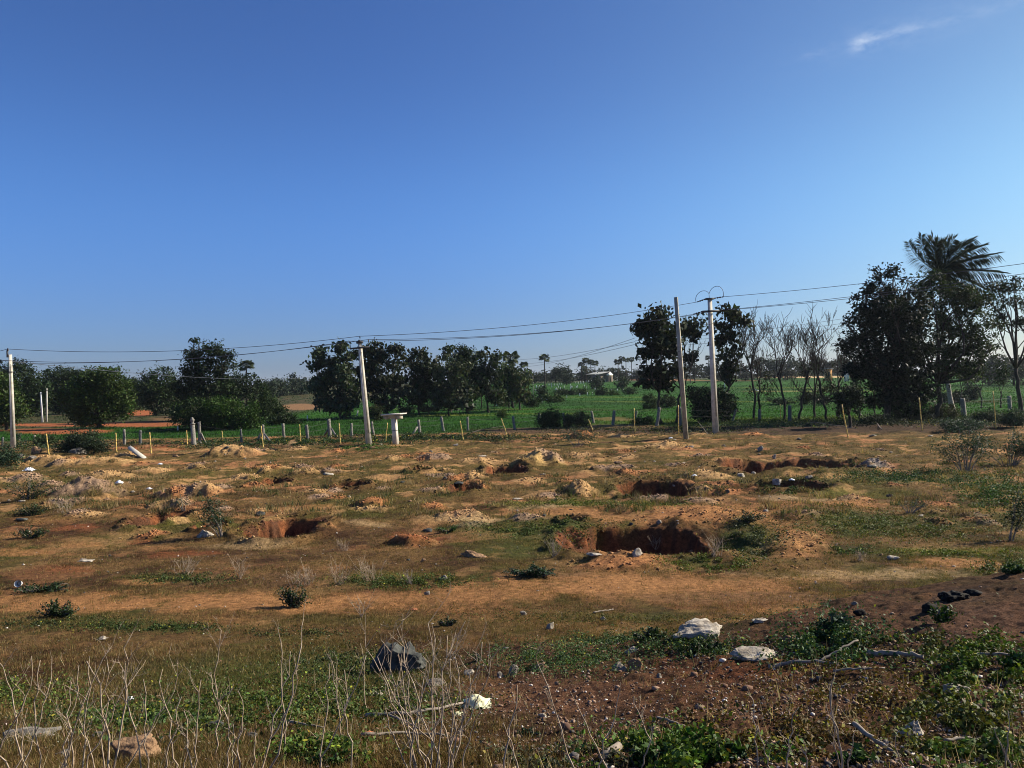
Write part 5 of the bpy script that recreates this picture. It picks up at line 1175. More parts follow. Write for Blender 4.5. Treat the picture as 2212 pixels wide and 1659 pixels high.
def rock(xD, yD, w, h, mat, lb, seed=None, sink=.25, cuts=14, name='rock', cat='rock', rough=.10, grp=None, deep=.75):
    rng = np.random.RandomState(seed if seed is not None else int(xD * 7 + yD) % 9999)
    p = ground_pt(xD, yD + h * .12); s = p[1] / FP
    V, F = rock_shape(rng, w * s * .52, w * s * .5 * deep, h * s * .62, w > 38, cuts, rough)
    if xD in PEAK:
        q = (1 - PEAK[xD] * np.clip(V[:, 2] / (h * s * .6), 0, 1))[:, None]; V[:, :2] *= q; V[:, 2] *= 1.25; V[:, 0] += .25 * V[:, 2]
    V = V @ rotz(rng.uniform(-.35, .35)).T
    V[:, 2] += h * s * (.14 if w > 38 else .2)
    o = mesh_obj(name, V, F, M[mat], None, None, w > 60); o.location = p
    tag(o, lb, cat, grp); return o
ROCKS = [
 (872, 1440, 116, 76, 'rock_dark', 'big dark grey boulder among the dry weeds, largest rock in the foreground', 5), (1507, 1372, 140, 40, 'rock_white', 'long rough white rock humped over green weeds, right of centre', 33),
 (1634, 1416, 124, 24, 'rock_white', 'long flat bright white stone lying on the gravel bank', 7), (1366, 1402, 46, 20, 'rock_white', 'chunky white stone left below the long rough white rock', 3),
 (1338, 1444, 52, 26, 'rock_grey', 'grey crumbly rock, left one of a touching pair on the bank', 4), (1374, 1438, 40, 28, 'rock_tan', 'brownish rock, right one of a touching pair on the bank', 8), (1164, 1444, 36, 24, 'rock_tan', 'orange tan stone at the edge of the green weed patch', 2),
 (1190, 1356, 20, 16, 'rock_white', 'small cream stone on dry grass above the green weed patch', None), (1130, 1326, 19, 13, 'rock_grey', 'small grey brown stone left of the small cream stone', None), (1302, 1338, 15, 11, 'rock_white', 'small pale stone beside a fallen stick in mid field', None),
 (1011, 1455, 32, 16, 'rock_white', 'white streaky stone right of the big dark boulder', None), (1080, 1458, 18, 15, 'rock_grey', 'small grey stone between the white streaky stone and the orange tan one', None), (1108, 1452, 26, 26, 'rock_grey', 'knobbly grey stone left of the orange tan stone', None),
 (938, 1478, 44, 24, 'rock_grey', 'grey brown stone in the weeds just below the dark boulder', None), (812, 1500, 46, 14, 'rock_white', 'pale broken stone left below the dark boulder', None), (793, 1590, 42, 24, 'rock_red', 'rounded red brick stone at the bottom, left of centre', 12),
 (746, 1594, 34, 10, 'rock_white', 'crumbled white stone beside the rounded red one', None), (295, 1632, 132, 62, 'rock_tan', 'large flat orange brown slab stone in the bottom left corner', 14), (70, 1588, 120, 16, 'rock_grey', 'long low grey stone at the left bottom edge', None),
 (212, 1588, 30, 16, 'rock_grey', 'grey stone behind the large orange slab', None), (135, 1632, 44, 26, 'rock_grey', 'pale grey stone between dry stalks in the bottom left corner', None), (470, 1572, 48, 28, 'rock_dark', 'dark grey stone in the creeping weeds, bottom left', None), (545, 1590, 30, 16, 'rock_grey', 'grey stone right of the dark one in the creeping weeds', None),
 (2071, 1492, 64, 24, 'rock_white', 'pale grey domed stone on the dark bank at right', 9), (1974, 1582, 62, 38, 'rock_white', 'pale triangular stone with a pointed top at the bottom right', 10), (1423, 1460, 20, 13, 'rock_grey', 'round grey pebble stone in the middle of the bank', None),
 (1172, 1557, 20, 12, 'rock_white', 'round whitish stone near the yellowish litter', None), (1915, 1604, 15, 9, 'rock_white', 'small white stone left of the triangular stone', None), (1822, 1414, 15, 10, 'rock_white', 'small white stone touching a stick below the leafy patch', None),
 (1698, 1388, 40, 22, 'rock_tan', 'brown earthy lump right of the long flat white stone', None), (1640, 1343, 40, 9, 'rock_white', 'thin pale stone in the grass right of the long rough rock', None), (1736, 1464, 12, 8, 'rock_white', 'small white pebble on the bank right of the flat white stone', None),
 (1846, 1305, 15, 7, 'rock_grey', 'small grey stone above the leafy bank plants', None), (958, 1250, 22, 11, 'rock_grey', 'smooth light grey stone on the path in the middle', None), (923, 1283, 17, 12, 'rock_grey', 'angular two toned stone left of the smooth grey one', None),
 (1019, 1200, 56, 16, 'rock_tan', 'elongated grey tan slab lying in the grass at mid field', 15), (916, 1212, 15, 10, 'rock_tan', 'small pinkish stone left of the elongated slab', None), (883, 1209, 10, 5, 'rock_dark', 'tiny dark stone left of the pinkish one', None), (1377, 1197, 30, 20, 'rock_white', 'white triangular stone at the front lip of the big pit', 17),
 (1285, 1197, 34, 7, 'rock_white', 'flat cream slab on the left front lip of the big pit', None), (1424, 1130, 16, 11, 'rock_grey', 'bluish grey stone on the far rim of the big pit', None), (1364, 1132, 9, 8, 'rock_dark', 'small dark stone on the far rim of the big pit', None), (1926, 1207, 28, 12, 'rock_white', 'chunky pale stone in the grass right of the big pit', None),
 (1904, 1199, 10, 6, 'rock_tan', 'yellowish pebble beside the chunky pale stone', None), (184, 1212, 40, 8, 'rock_white', 'long flat white stone in the left foreground grass', None), (258, 1044, 22, 11, 'plastic', 'sharp white triangular fragment on the left mounds', 18),
 (286, 1063, 12, 6, 'rock_white', 'small white fragment right below the sharp triangular one', None), (232, 1078, 15, 8, 'rock_tan', 'tan stone on the left mounds', None), (192, 1080, 10, 6, 'rock_white', 'small bright white stone left of the tan stone', None), (46, 1083, 15, 6, 'rock_white', 'white stone over the small bush at the far left', None),
 (48, 1121, 26, 9, 'rock_dark', 'dark flat stone under the small bush at the far left', None), (708, 1024, 24, 8, 'rock_white', 'rectangular cream slab fragment in the upper middle field', 19), (869, 1041, 11, 7, 'rock_dark', 'small dark stone in the upper middle field', None), (962, 1036, 14, 7, 'rock_dark', 'dark stone at the left of the shallow pit', None),
 (990, 1046, 26, 10, 'rock_dark', 'wide dark stone inside the shallow pit', None), (755, 1076, 10, 6, 'rock_white', 'bright chip of stone left of the dug reddish mound', None), (885, 1086, 9, 5, 'rock_tan', 'yellow chip of stone right of the dug reddish mound', None), (921, 1147, 24, 12, 'rock_dark', 'dark rough stone on the edge of the orange soil heap', None),
 (561, 1110, 22, 12, 'rock_dark', 'grey humped stone left above the reddish pit', None), (444, 1156, 40, 20, 'rock_white', 'pale broken slab in the pit by the green sapling', 20), (1600, 1030, 18, 14, 'rock_white', 'white block with dark side above the long right pits', 21), (1627, 1020, 12, 7, 'rock_white', 'white stone just right of the white block', None),
 (1679, 1043, 28, 16, 'rock_white', 'pair shaped grey white rock inside the right pits', None), (1746, 1032, 20, 11, 'rock_grey', 'grey rock half covered by weeds inside the right pits', None), (1921, 1070, 14, 9, 'rock_dark', 'dark bluish stone on the grass right of the pits', None), (1842, 1068, 12, 4, 'rock_dark', 'flat dark stone left of the dark bluish one', None),
 (1673, 988, 9, 13, 'rock_white', 'upright white stone behind the right pits', None), (1641, 972, 15, 15, 'granite', 'broken granite post stump sticking out of the ground', 22), (1493, 966, 15, 7, 'rock_white', 'white stone in front of the plain square pole', None), (1176, 941, 13, 3, 'rock_white', 'thin white strip of stone near the fence middle', None),
 (1990, 1115, 14, 6, 'rock_white', 'small pale stone in the green grass at right', None), (1117, 1080, 24, 8, 'rock_white', 'flat white stone in the centre of the field', None), (1173, 1026, 15, 5, 'rock_white', 'flat cream stone below the yellow sandy heap', None), (1336, 1000, 20, 6, 'rock_tan', 'flat tan stone right of the yellow sandy heap', None),
 (80, 978, 24, 19, 'rock_tan', 'upright tan and grey boulder left of the first yellow stake', 23), (44, 988, 28, 11, 'rock_grey', 'low grey boulder at the far left below the pole', None), (70, 990, 18, 12, 'rock_grey', 'broken grey rubble stone on the left mound', None), (172, 976, 40, 20, 'rock_grey', 'large grey boulder under the dark thorny bush', 24),
 (379, 985, 15, 8, 'rock_tan', 'orange stone right of the fallen slab', None), (489, 969, 11, 8, 'rock_dark', 'dark stone on the slope of the big sandy mound', None), (589, 969, 10, 4, 'rock_white', 'pale stone near the foot of the braced post', None), (822, 962, 13, 6, 'rock_white', 'white stone between power pole and concrete table', None),
 (803, 967, 18, 6, 'rock_tan', 'flat tan stone at the foot of the leaning power pole', None), (788, 968, 10, 5, 'rock_tan', 'cream stone left of the flat tan one', None), (887, 957, 9, 6, 'rock_tan', 'pinkish stone right of the concrete table', None), (985, 963, 16, 7, 'rock_white', 'white stone right of the concrete table, farther one', None),
 (932, 977, 10, 7, 'rock_grey', 'pale grey stone in front of the slanting granite post', None), (1083, 946, 20, 8, 'rock_tan', 'reddish stone at the foot of the strongly leaning stake', None), (1040, 985, 30, 3, 'rock_white', 'thin white slab line on top of a sandy rise', None), (1885, 1009, 30, 8, 'rock_grey', 'broken grey rubble right of the long right pit', None),
 (1457, 950, 10, 4, 'rock_white', 'tiny white stone left of the plain square pole foot', None), (1563, 963, 16, 7, 'rock_grey', 'grey rubble stone below the crossarm pole', None), (1725, 950, 14, 6, 'rock_dark', 'dark stone in the shaded grass at right', None), (2010, 942, 12, 4, 'rock_white', 'white flat stone in front of the huge tree shade', None), (1885, 942, 20, 5, 'rock_grey', 'pale rubble beside the long leaning stake', None),
 (2092, 928, 20, 7, 'rock_grey', 'grey stone in the thorny weeds at right', None), (1571, 1063, 10, 8, 'rock_dark', 'dark clod on the small mound between the right pits', None), (1526, 1058, 12, 8, 'rock_dark', 'dark stone at the end of the middle pit', None), (1455, 1048, 8, 5, 'rock_white', 'white chip on the rim of the middle pit', None),
 (1176, 1116, 10, 7, 'rock_dark', 'black stone on the orange path left of the big pit', None), (1234, 1100, 8, 4, 'rock_dark', 'dark chip in the green grass strip', None), (1655, 1104, 14, 5, 'rock_white', 'cream stone on the orange path right', None), (1494, 1191, 12, 8, 'rock_tan', 'pinkish stone on the right inner slope of the big pit', None),
]
for r_ in ROCKS: rock(*r_[:5], r_[5], r_[6])
# clods on the roadside bank's crest, painted black for its shaded overhang
for (x, y, w, h, lb) in [(2062, 1292, 66, 28, 'large clod of earth painted shade black on the crest of the right bank'), (2006, 1318, 32, 20, 'clod painted shade black left of the large one on the bank crest'), (1860, 1326, 28, 13, 'small clod painted shade black between the leafy plants'), (2100, 1284, 34, 14, 'lump of earth painted shade black right of the large clod')]:
    rock(x, y, w, h, 'clod', lb, int(x), .3, 5, 'earth_clod', 'clod', .12)
# fallen slab, sticks, litter
def slab_stone():
    a = ground_pt(310, 989); b = at(279, 966, a[1] + .3); R, L = shaft_frame(a, b); mb = MB(); mb.prism(-.1, L, .12, .09, .11, .08, .15); mb.V = [mb.V[0] @ (R @ rotz(.5)).T + a]
    o = mb.build('fallen_slab', M['concrete'], None, False, tuple(a)); tag(o, 'tilted pale concrete post slab fallen on the left mounds', 'slab')
slab_stone()
def stick(pts, r, lb, mat='twig', name='stick'):
    P = []
    for (x, y, l) in pts:
        p = ground_pt(x, y); p[2] += r + l; P.append(p)
    P = np.array(P); t = np.linspace(0, 1, 12); k = np.linspace(0, 1, len(P)); Q_ = np.stack([np.interp(t, k, P[:, i]) for i in range(3)], 1)
    rng = np.random.RandomState(int(pts[0][0])); Q_[1:-1] += rng.normal(size=(10, 3)) * r * .3
    mb = MB(); mb.tube(Q_, np.linspace(r, r * .55, 12), 7); o = mb.build(name, M[mat], None, True, tuple(Q_[0])); tag(o, lb, 'stick')
for s_ in [([(1660, 1437, 0), (1730, 1434, .02), (1803, 1442, .01)], .018, 'long dark stick below the flat white stone'), ([(1768, 1432, .01), (1812, 1422, .04), (1854, 1407, .08)], .014, 'pale stick pointing up right beside the leafy patch'),
           ([(1880, 1424, .02), (1930, 1428, .03), (1994, 1433, .01)], .028, 'thick dark branch lying on the bank'), ([(1800, 1458, .01), (1850, 1460, .02), (1912, 1456, .02)], .010, 'thin pale twig below the thick dark branch'), ([(2075, 1432, .02), (2140, 1431, .03), (2215, 1426, .02)], .014, 'grey stick running to the right picture edge'),
           ([(2065, 1432, .03), (2080, 1450, .02), (2090, 1462, .01)], .012, 'short slanting stick by the right edge stick'), ([(1845, 1588, .05), (1890, 1615, .03), (1930, 1640, .02)], .016, 'dark branch slanting down at the bottom right'), ([(1980, 1520, .02), (2020, 1528, .03), (2060, 1530, .02)], .010, 'thin dark twig above the triangular stone'),
           ([(1420, 1555, .02), (1450, 1576, .03), (1480, 1578, .03)], .010, 'short twig in the dark weeds at bottom middle'), ([(790, 1555, .02), (870, 1560, .05), (960, 1545, .04), (1010, 1528, .02)], .016, 'curved pale branch lying across the dry stalks'), ([(830, 1556, .04), (870, 1568, .03), (905, 1582, .02)], .010, 'side twig under the curved pale branch'),
           ([(618, 1568, .03), (660, 1576, .02), (700, 1580, .02)], .012, 'pale broken twig left of the rounded red stone'), ([(1282, 1326, .01), (1305, 1322, .015), (1325, 1318, .01)], .014, 'old grey stick next to the small pale stone at mid field'), ([(2040, 1618, .02), (2090, 1612, .04), (2140, 1614, .02)], .010, 'thin stick in the bottom right corner'),
           ([(780, 1600, .02), (880, 1595, .02), (960, 1598, .01)], .012, 'straight dark twig right of the rounded red stone'), ([(1460, 1005, .01), (1480, 1000, .02)], .03, 'short stick stub near the middle pits'), ([(1530, 960, .6), (1508, 940, 1.0)], .02, 'slanting dead branch by the crossarm pole'), ([(1905, 930, .05), (1876, 905, .55)], .045, 'slanting grey dead branch in the shade of the huge tree'),
           ([(1013, 938, .05), (1050, 930, .12), (1088, 924, .1)], .045, 'dark branch lying along the dry ditch by the fence', 'bark'), ([(1850, 928, .1), (1760, 920, .3), (1740, 918, .1)], .02, 'thin curved dead twig in the shade at right')]:
    stick(*s_)
def log_():
    a = ground_pt(1300, 1650); b = ground_pt(1326, 1640); a[2] += .02; b[2] += .03; root = empty('cut_log', a, 'short cut log end with pale face in the bottom weeds', 'log')
    mb = MB(); mb.tube([a, (a + b) / 2, b + (b - a) * .5], .022, 12); mb.build('bark_sleeve', M['twig'], root, True, a); mb = MB(); mb.tube([a - (b - a) * .02, a - (b - a) * .06], .020, 12); mb.build('cut_face', M['rock_tan'], root, False, a)
log_()
def cup():
    p = ground_pt(43, 1268); d = np.array([.25, -1, .25]); d /= np.linalg.norm(d); c = p + [0, 0, .075]; root = empty('plastic_cup', p, 'round white disposable cup lying open end forward at the left edge', 'cup')
    mb = MB(); mb.tube([c, c + d * .03, c + d * .11], [.05, .053, .07], 16, cap=False); mb.build('wall', M['plastic'], root, True, p); mb = MB(); mb.tube([c, c + d * .01], [.049, .049], 16); mb.build('bottom', M['concrete'], root, False, p)
cup()
def crumple(xD, yD, w, h, mat, lb, seed, cat='litter', name='plastic_litter'):
    rng = np.random.RandomState(seed); p = ground_pt(xD, yD); s = p[1] / FP; n = 14; gxx, gyy = np.meshgrid(np.linspace(-1, 1, n), np.linspace(-1, 1, n))
    X_ = gxx * w * s / 2 * (1 + .3 * rng.rand(n, n)); Y_ = gyy * w * s / 2.4 * (1 + .3 * rng.rand(n, n)); Z_ = rng.rand(n, n) * h * s * .28 + h * s * .5 * np.clip(1 - gxx ** 2 - gyy ** 2, 0, 1) + .01
    V = np.stack([X_, Y_, Z_], -1).reshape(-1, 3); i = np.arange(n - 1)[:, None] * n; j = np.arange(n - 1)[None]; Q = np.stack([i + j, i + j + 1, i + j + n + 1, i + j + n], -1).reshape(-1, 4)
    o = mesh_obj(name, V, Q, M[mat], None); o.location = p; tag(o, lb, cat)
M['yellow_paper'] = noise_mat('pale_yellow_wrapper', (0.62, 0.60, 0.32), (0.80, 0.78, 0.55), 20, 0.6, .2)
crumple(1030, 1530, 52, 34, 'yellow_paper', 'crumpled pale yellow wrapper right of the dry stalks', 1); crumple(990, 1548, 20, 10, 'yellow_paper', 'small pale yellow scrap left of the crumpled wrapper', 2)
crumple(1449, 948, 8, 4, 'plastic', 'white plastic scrap left of the plain square pole', 3); crumple(1540, 1590, 10, 8, 'plastic', 'tiny white scrap in the leafy weeds at the bottom', 4); crumple(63, 1018, 18, 12, 'plastic', 'white torn bag on the mounds at the far left', 5)
crumple(346, 1004, 8, 5, 'plastic', 'small white scrap near the fallen slab', 6); crumple(895, 1318, 12, 5, 'rock_red', 'pinkish scrap of cloth on the dry grass', 7); crumple(322, 1057, 10, 6, 'plastic', 'white scrap among the left mounds', 8); crumple(282, 1512, 14, 10, 'plastic', 'whitish scrap among the bottom left stalks', 9)
crumple(222, 1382, 16, 9, 'rock_white', 'white scrap on the grass at lower left', 10); crumple(1710, 1036, 10, 6, 'plastic', 'bright scrap between the rocks of the right pits', 11); crumple(1500, 1028, 10, 6, 'plastic', 'white scrap beside the middle pit', 12)

# ================================================================== DRY WEED STALKS (foreground)
def dry_weed(bx, by, h, lean, seed, nb=5, thick=1.0, name='dry_weed', lb=None, mat='stem', curve=.15):
    """one plant: a main stalk with side twigs. bx, by: foot, h: height in layout units"""
    rng = np.random.RandomState(seed); p = ground_pt(bx, by); s = p[1] / FP; Hh = h * s * 1.02; r = .0033 * thick
    main, tw = MB(), MB(); n = 10; t = np.linspace(0, 1, n)
    bendv = rng.normal(size=3) * Hh * .05 * (1 + curve)
    P = p + np.stack([lean * Hh * t + bendv[0] * np.sin(t * 4 + 1), bendv[1] * np.sin(t * 3) + rng.uniform(-.1, .1) * Hh * t, Hh * t], 1) + rng.normal(size=(n, 3)) * Hh * .013
    P[0] = p - [0, 0, .03]
    main.tube(P, np.linspace(r * 1.25, r * .5, n), 5)
    def side(q, d, L, rr, lev):
        m = 5; pts = [q]; d = d / np.linalg.norm(d)
        for k in range(m): d = d + rng.normal(size=3) * .12 + [0, 0, .06]; d /= np.linalg.norm(d); pts.append(pts[-1] + d * L / m)
        pts = np.array(pts); tw.tube(pts, np.linspace(rr, rr * .45, m + 1), 4, cap=False)
        if lev:
            for k in range(rng.randint(1, 4)): side(pts[rng.randint(2, m + 1)], d + rng.normal(size=3) * .55, L * rng.uniform(.3, .6), rr * .65, lev - 1)
    for k in range(nb):
        q = P[rng.randint(3, n)]; a = rng.uniform(0, 6.28); side(q, np.array([math.cos(a) * .75, math.sin(a) * .55, rng.uniform(.6, 1.3)]), Hh * rng.uniform(.08, .26), r * .5, 1)
    if nb: main.add(np.concatenate(tw.V), np.concatenate(tw.Q) if tw.Q else None)
    o = main.build(name, M[mat], None, True, tuple(p)); tag(o, lb, 'dry weed', 'dry leafless weed stalks in the foreground')
places = ['in the bottom left corner', 'left of the orange slab stone', 'in front of the orange slab stone', 'right of the orange slab stone', 'left of the dark boulder', 'in front of the dark boulder', 'right of the dark boulder', 'on the bare bank at bottom middle', 'on the dark bank at bottom right']
def place_of(x):
    for lim, pl in zip((100, 200, 330, 480, 700, 900, 1010, 1500, 9999), places):
        if x < lim: return pl
STALKS = [(68, 1668, 285, -.22, 6), (90, 1690, 290, .02, 4), (118, 1690, 330, .42, 6), (160, 1670, 210, -.05, 3), (180, 1690, 250, .38, 5), (228, 1680, 270, .0, 5), (246, 1695, 290, -.22, 8), (246, 1695, 330, .1, 8), (298, 1690, 290, -.04, 4), (268, 1690, 260, .5, 5), (330, 1690, 240, -.12, 3), (372, 1680, 260, -.02, 4),
  (352, 1690, 210, .25, 3), (396, 1690, 100, .1, 2), (458, 1640, 300, .12, 9), (470, 1600, 160, .1, 4), (480, 1690, 180, .12, 2), (505, 1690, 140, .02, 2), (30, 1695, 230, -.5, 3), (5, 1690, 170, .4, 3), (150, 1695, 110, -.1, 2), (200, 1690, 150, -.2, 3), (545, 1690, 120, .1, 2), (560, 1695, 330, .40, 4), (580, 1690, 260, .22, 4), (570, 1690, 300, .15, 5),
  (620, 1640, 290, .02, 3), (680, 1690, 270, .16, 4), (698, 1700, 320, .3, 4), (752, 1680, 250, .04, 5), (740, 1600, 200, -.15, 6), (800, 1540, 160, -.2, 5), (868, 1690, 170, -.1, 3), (900, 1690, 330, -.3, 8), (915, 1695, 350, -.22, 9), (925, 1700, 370, -.1, 9), (935, 1700, 380, .0, 10), (942, 1700, 360, .1, 9), (950, 1700, 390, .2, 10),
  (962, 1690, 330, .3, 8), (975, 1690, 300, .22, 7), (885, 1690, 290, -.02, 7), (935, 1660, 260, -.5, 6), (985, 1650, 240, .35, 6), (1010, 1690, 210, .1, 3), (1104, 1690, 250, .0, 2), (1128, 1690, 160, -.3, 3), (1260, 1690, 330, -.38, 6), (1318, 1695, 290, .0, 2), (1330, 1695, 260, -.45, 3), (1400, 1640, 170, -.12, 6),
  (1385, 1670, 130, .3, 2), (1640, 1690, 240, -.08, 3), (1680, 1690, 170, -.35, 3), (1795, 1690, 270, .12, 8), (1815, 1690, 150, -.05, 4), (1835, 1680, 110, .05, 3), (1690, 1690, 210, .25, 5), (2165, 1690, 200, .02, 3), (20, 1690, 300, .1, 5), (45, 1695, 240, .3, 6), (140, 1690, 270, .1, 7), (205, 1695, 300, -.1, 5), (420, 1690, 240, .05, 6), (440, 1695, 180, -.25, 5), (530, 1690, 220, -.1, 5), (905, 1640, 280, -.12, 7), (930, 1630, 300, .05, 8), (955, 1640, 270, .18, 7), (915, 1690, 220, .25, 6), (970, 1690, 250, -.1, 7), (890, 1695, 260, .1, 6), (945, 1600, 200, -.3, 6), (2180, 1680, 130, -.2, 3), (1945, 1690, 120, -.05, 2), (1760, 1690, 120, -.3, 3), (840, 1480, 90, .05, 4), (1020, 1500, 60, .4, 4), (730, 1490, 90, -.1, 4)]
cnt = {}
sizes = lambda h, ln: ('tall ' if h > 280 else 'short ' if h < 170 else 'mid height ') + ('upright' if abs(ln) < .08 else 'left leaning' if ln < 0 else 'right leaning')
words = ['', ' farther right', ' nearer the bottom', ' behind others', ', twigs crossing', ' by a fork', ' with a bare top', ' amid the clump', ' at clump edge', ', bent tip']
for i_, (x, y, h, ln, nb) in enumerate(STALKS):
    lb = sizes(h, ln) + ' dry stalk ' + place_of(x); k = cnt.get(lb, 0); cnt[lb] = k + 1
    dry_weed(x, y, h * (.90 if x < 1020 else .78), ln, 500 + i_, max(1, nb - 1), 1.5 if x in (1795, 1104, 560, 246) else 1.15, lb=lb + words[k % 10])
# dead twiggy plants in mid field
for i_, (x, y, h, w, lb) in enumerate([(733, 1262, 54, 20, 'pale dead twig plant left of the green strip in mid field'), (800, 1255, 54, 60, 'spreading dead twigs over the green strip in mid field'), (650, 1262, 40, 90, 'grey mass of dead twigs behind the small dark bush'), (885, 1262, 36, 24, 'small dark leafless plant right of the green strip'),
      (742, 1190, 32, 30, 'thin grey twig tuft on the middle slope'), (400, 1240, 40, 60, 'faint dead twigs above the orange track at left'), (520, 1250, 50, 14, 'single pale dead stem above the orange track at left'), (1545, 1200, 50, 40, 'bare twigs on the right slope of the big pit'), (1200, 1200, 44, 26, 'thin brown twigs left of the big pit'),
      (780, 1335, 60, 10, 'thin pale dead stem above the dark boulder'), (135, 1110, 36, 60, 'grey dead grass tuft at the far left'), (1860, 1212, 30, 30, 'pale twig tuft in the grass right of the pit'), (1415, 1185, 34, 12, 'dead stem inside the big pit')]):
    rng = np.random.RandomState(700 + i_); p = ground_pt(x, y); s = p[1] / FP; mb = MB()
    for k in range(7 + int(w / 4)):
        q = p + [rng.uniform(-.5, .5) * w * s * .5, rng.uniform(-.2, .2) * w * s, -.02]; L = h * s * rng.uniform(.5, 1.05); d = np.array([rng.uniform(-.7, .7), rng.uniform(-.3, .3), 1.]); d /= np.linalg.norm(d)
        pts = [q + d * L * t + rng.normal(size=3) * .02 * (t > 0) for t in np.linspace(0, 1, 5)]; mb.tube(pts, np.linspace(.006, .003, 5), 4, cap=False)
        for z in range(2): e = d + rng.normal(size=3) * .6; mb.tube([pts[2 + z], pts[2 + z] + e * L * .3], [.0035, .002], 3, cap=False)
    o = mb.build('dead_twigs', M['stem' if i_ not in (3, 8) else 'twig'], None, False, tuple(p)); tag(o, lb, 'dead plant', 'dead twiggy plants in the field')

# ================================================================== SMALL LIVING PLANTS
def shrub(name, lb, bx, by, w, h, col, leaf, seed, nst=9, dens=1.0, lean=0.0, grp='small plants growing in the field', feather=False, spread=.5):
    """stems fanning from the foot, leaves along them"""
    rng = np.random.RandomState(seed); p = ground_pt(bx, by); s = p[1] / FP; mb = MB(); C_ = []
    for k in range(nst):
        L = h * s * rng.uniform(.6, 1.1); a = rng.uniform(-1, 1); tgt = np.array([a * w * s * .5 + lean * h * s, rng.uniform(-.5, .5) * w * s * spread, L * (1 - .35 * abs(a))])
        n = 7; t = np.linspace(0, 1, n)[:, None]; q0 = p + [a * w * s * .12, 0, -.03]; P = q0 + tgt * np.hstack([t ** 1.2, t, t ** .85]) + rng.normal(size=(n, 3)) * .015 * t
        mb.tube(P, np.linspace(.014, .004, n) * max(1, h * s / 1.2), 5, cap=False)
        m = int(26 * dens * (1.5 if feather else 1)); idx = rng.uniform(.15, 1, m) ** (.45 if feather else 1) * (n - 1); i0 = np.clip(idx.astype(int), 0, n - 2); f = (idx - i0)[:, None]
        C_.append(P[i0] * (1 - f) + P[i0 + 1] * f + rng.normal(size=(m, 3)) * h * s * .09)
    root = empty(name, p, lb, 'plant' if h < 60 else 'shrub', grp); mb.build('stems', M['twig'], root, False, p)
    C_ = np.concatenate(C_); V, Q, C = leaf_quads(C_, leaf, rng, col, .5, .28 if feather else .55); mesh_obj('foliage', V, Q, M['leaf'], root, C, loc=p)
GB = (.030, .062, .034); GN = (.045, .085, .018); GD = (.025, .045, .016); GY = (.11, .14, .02)
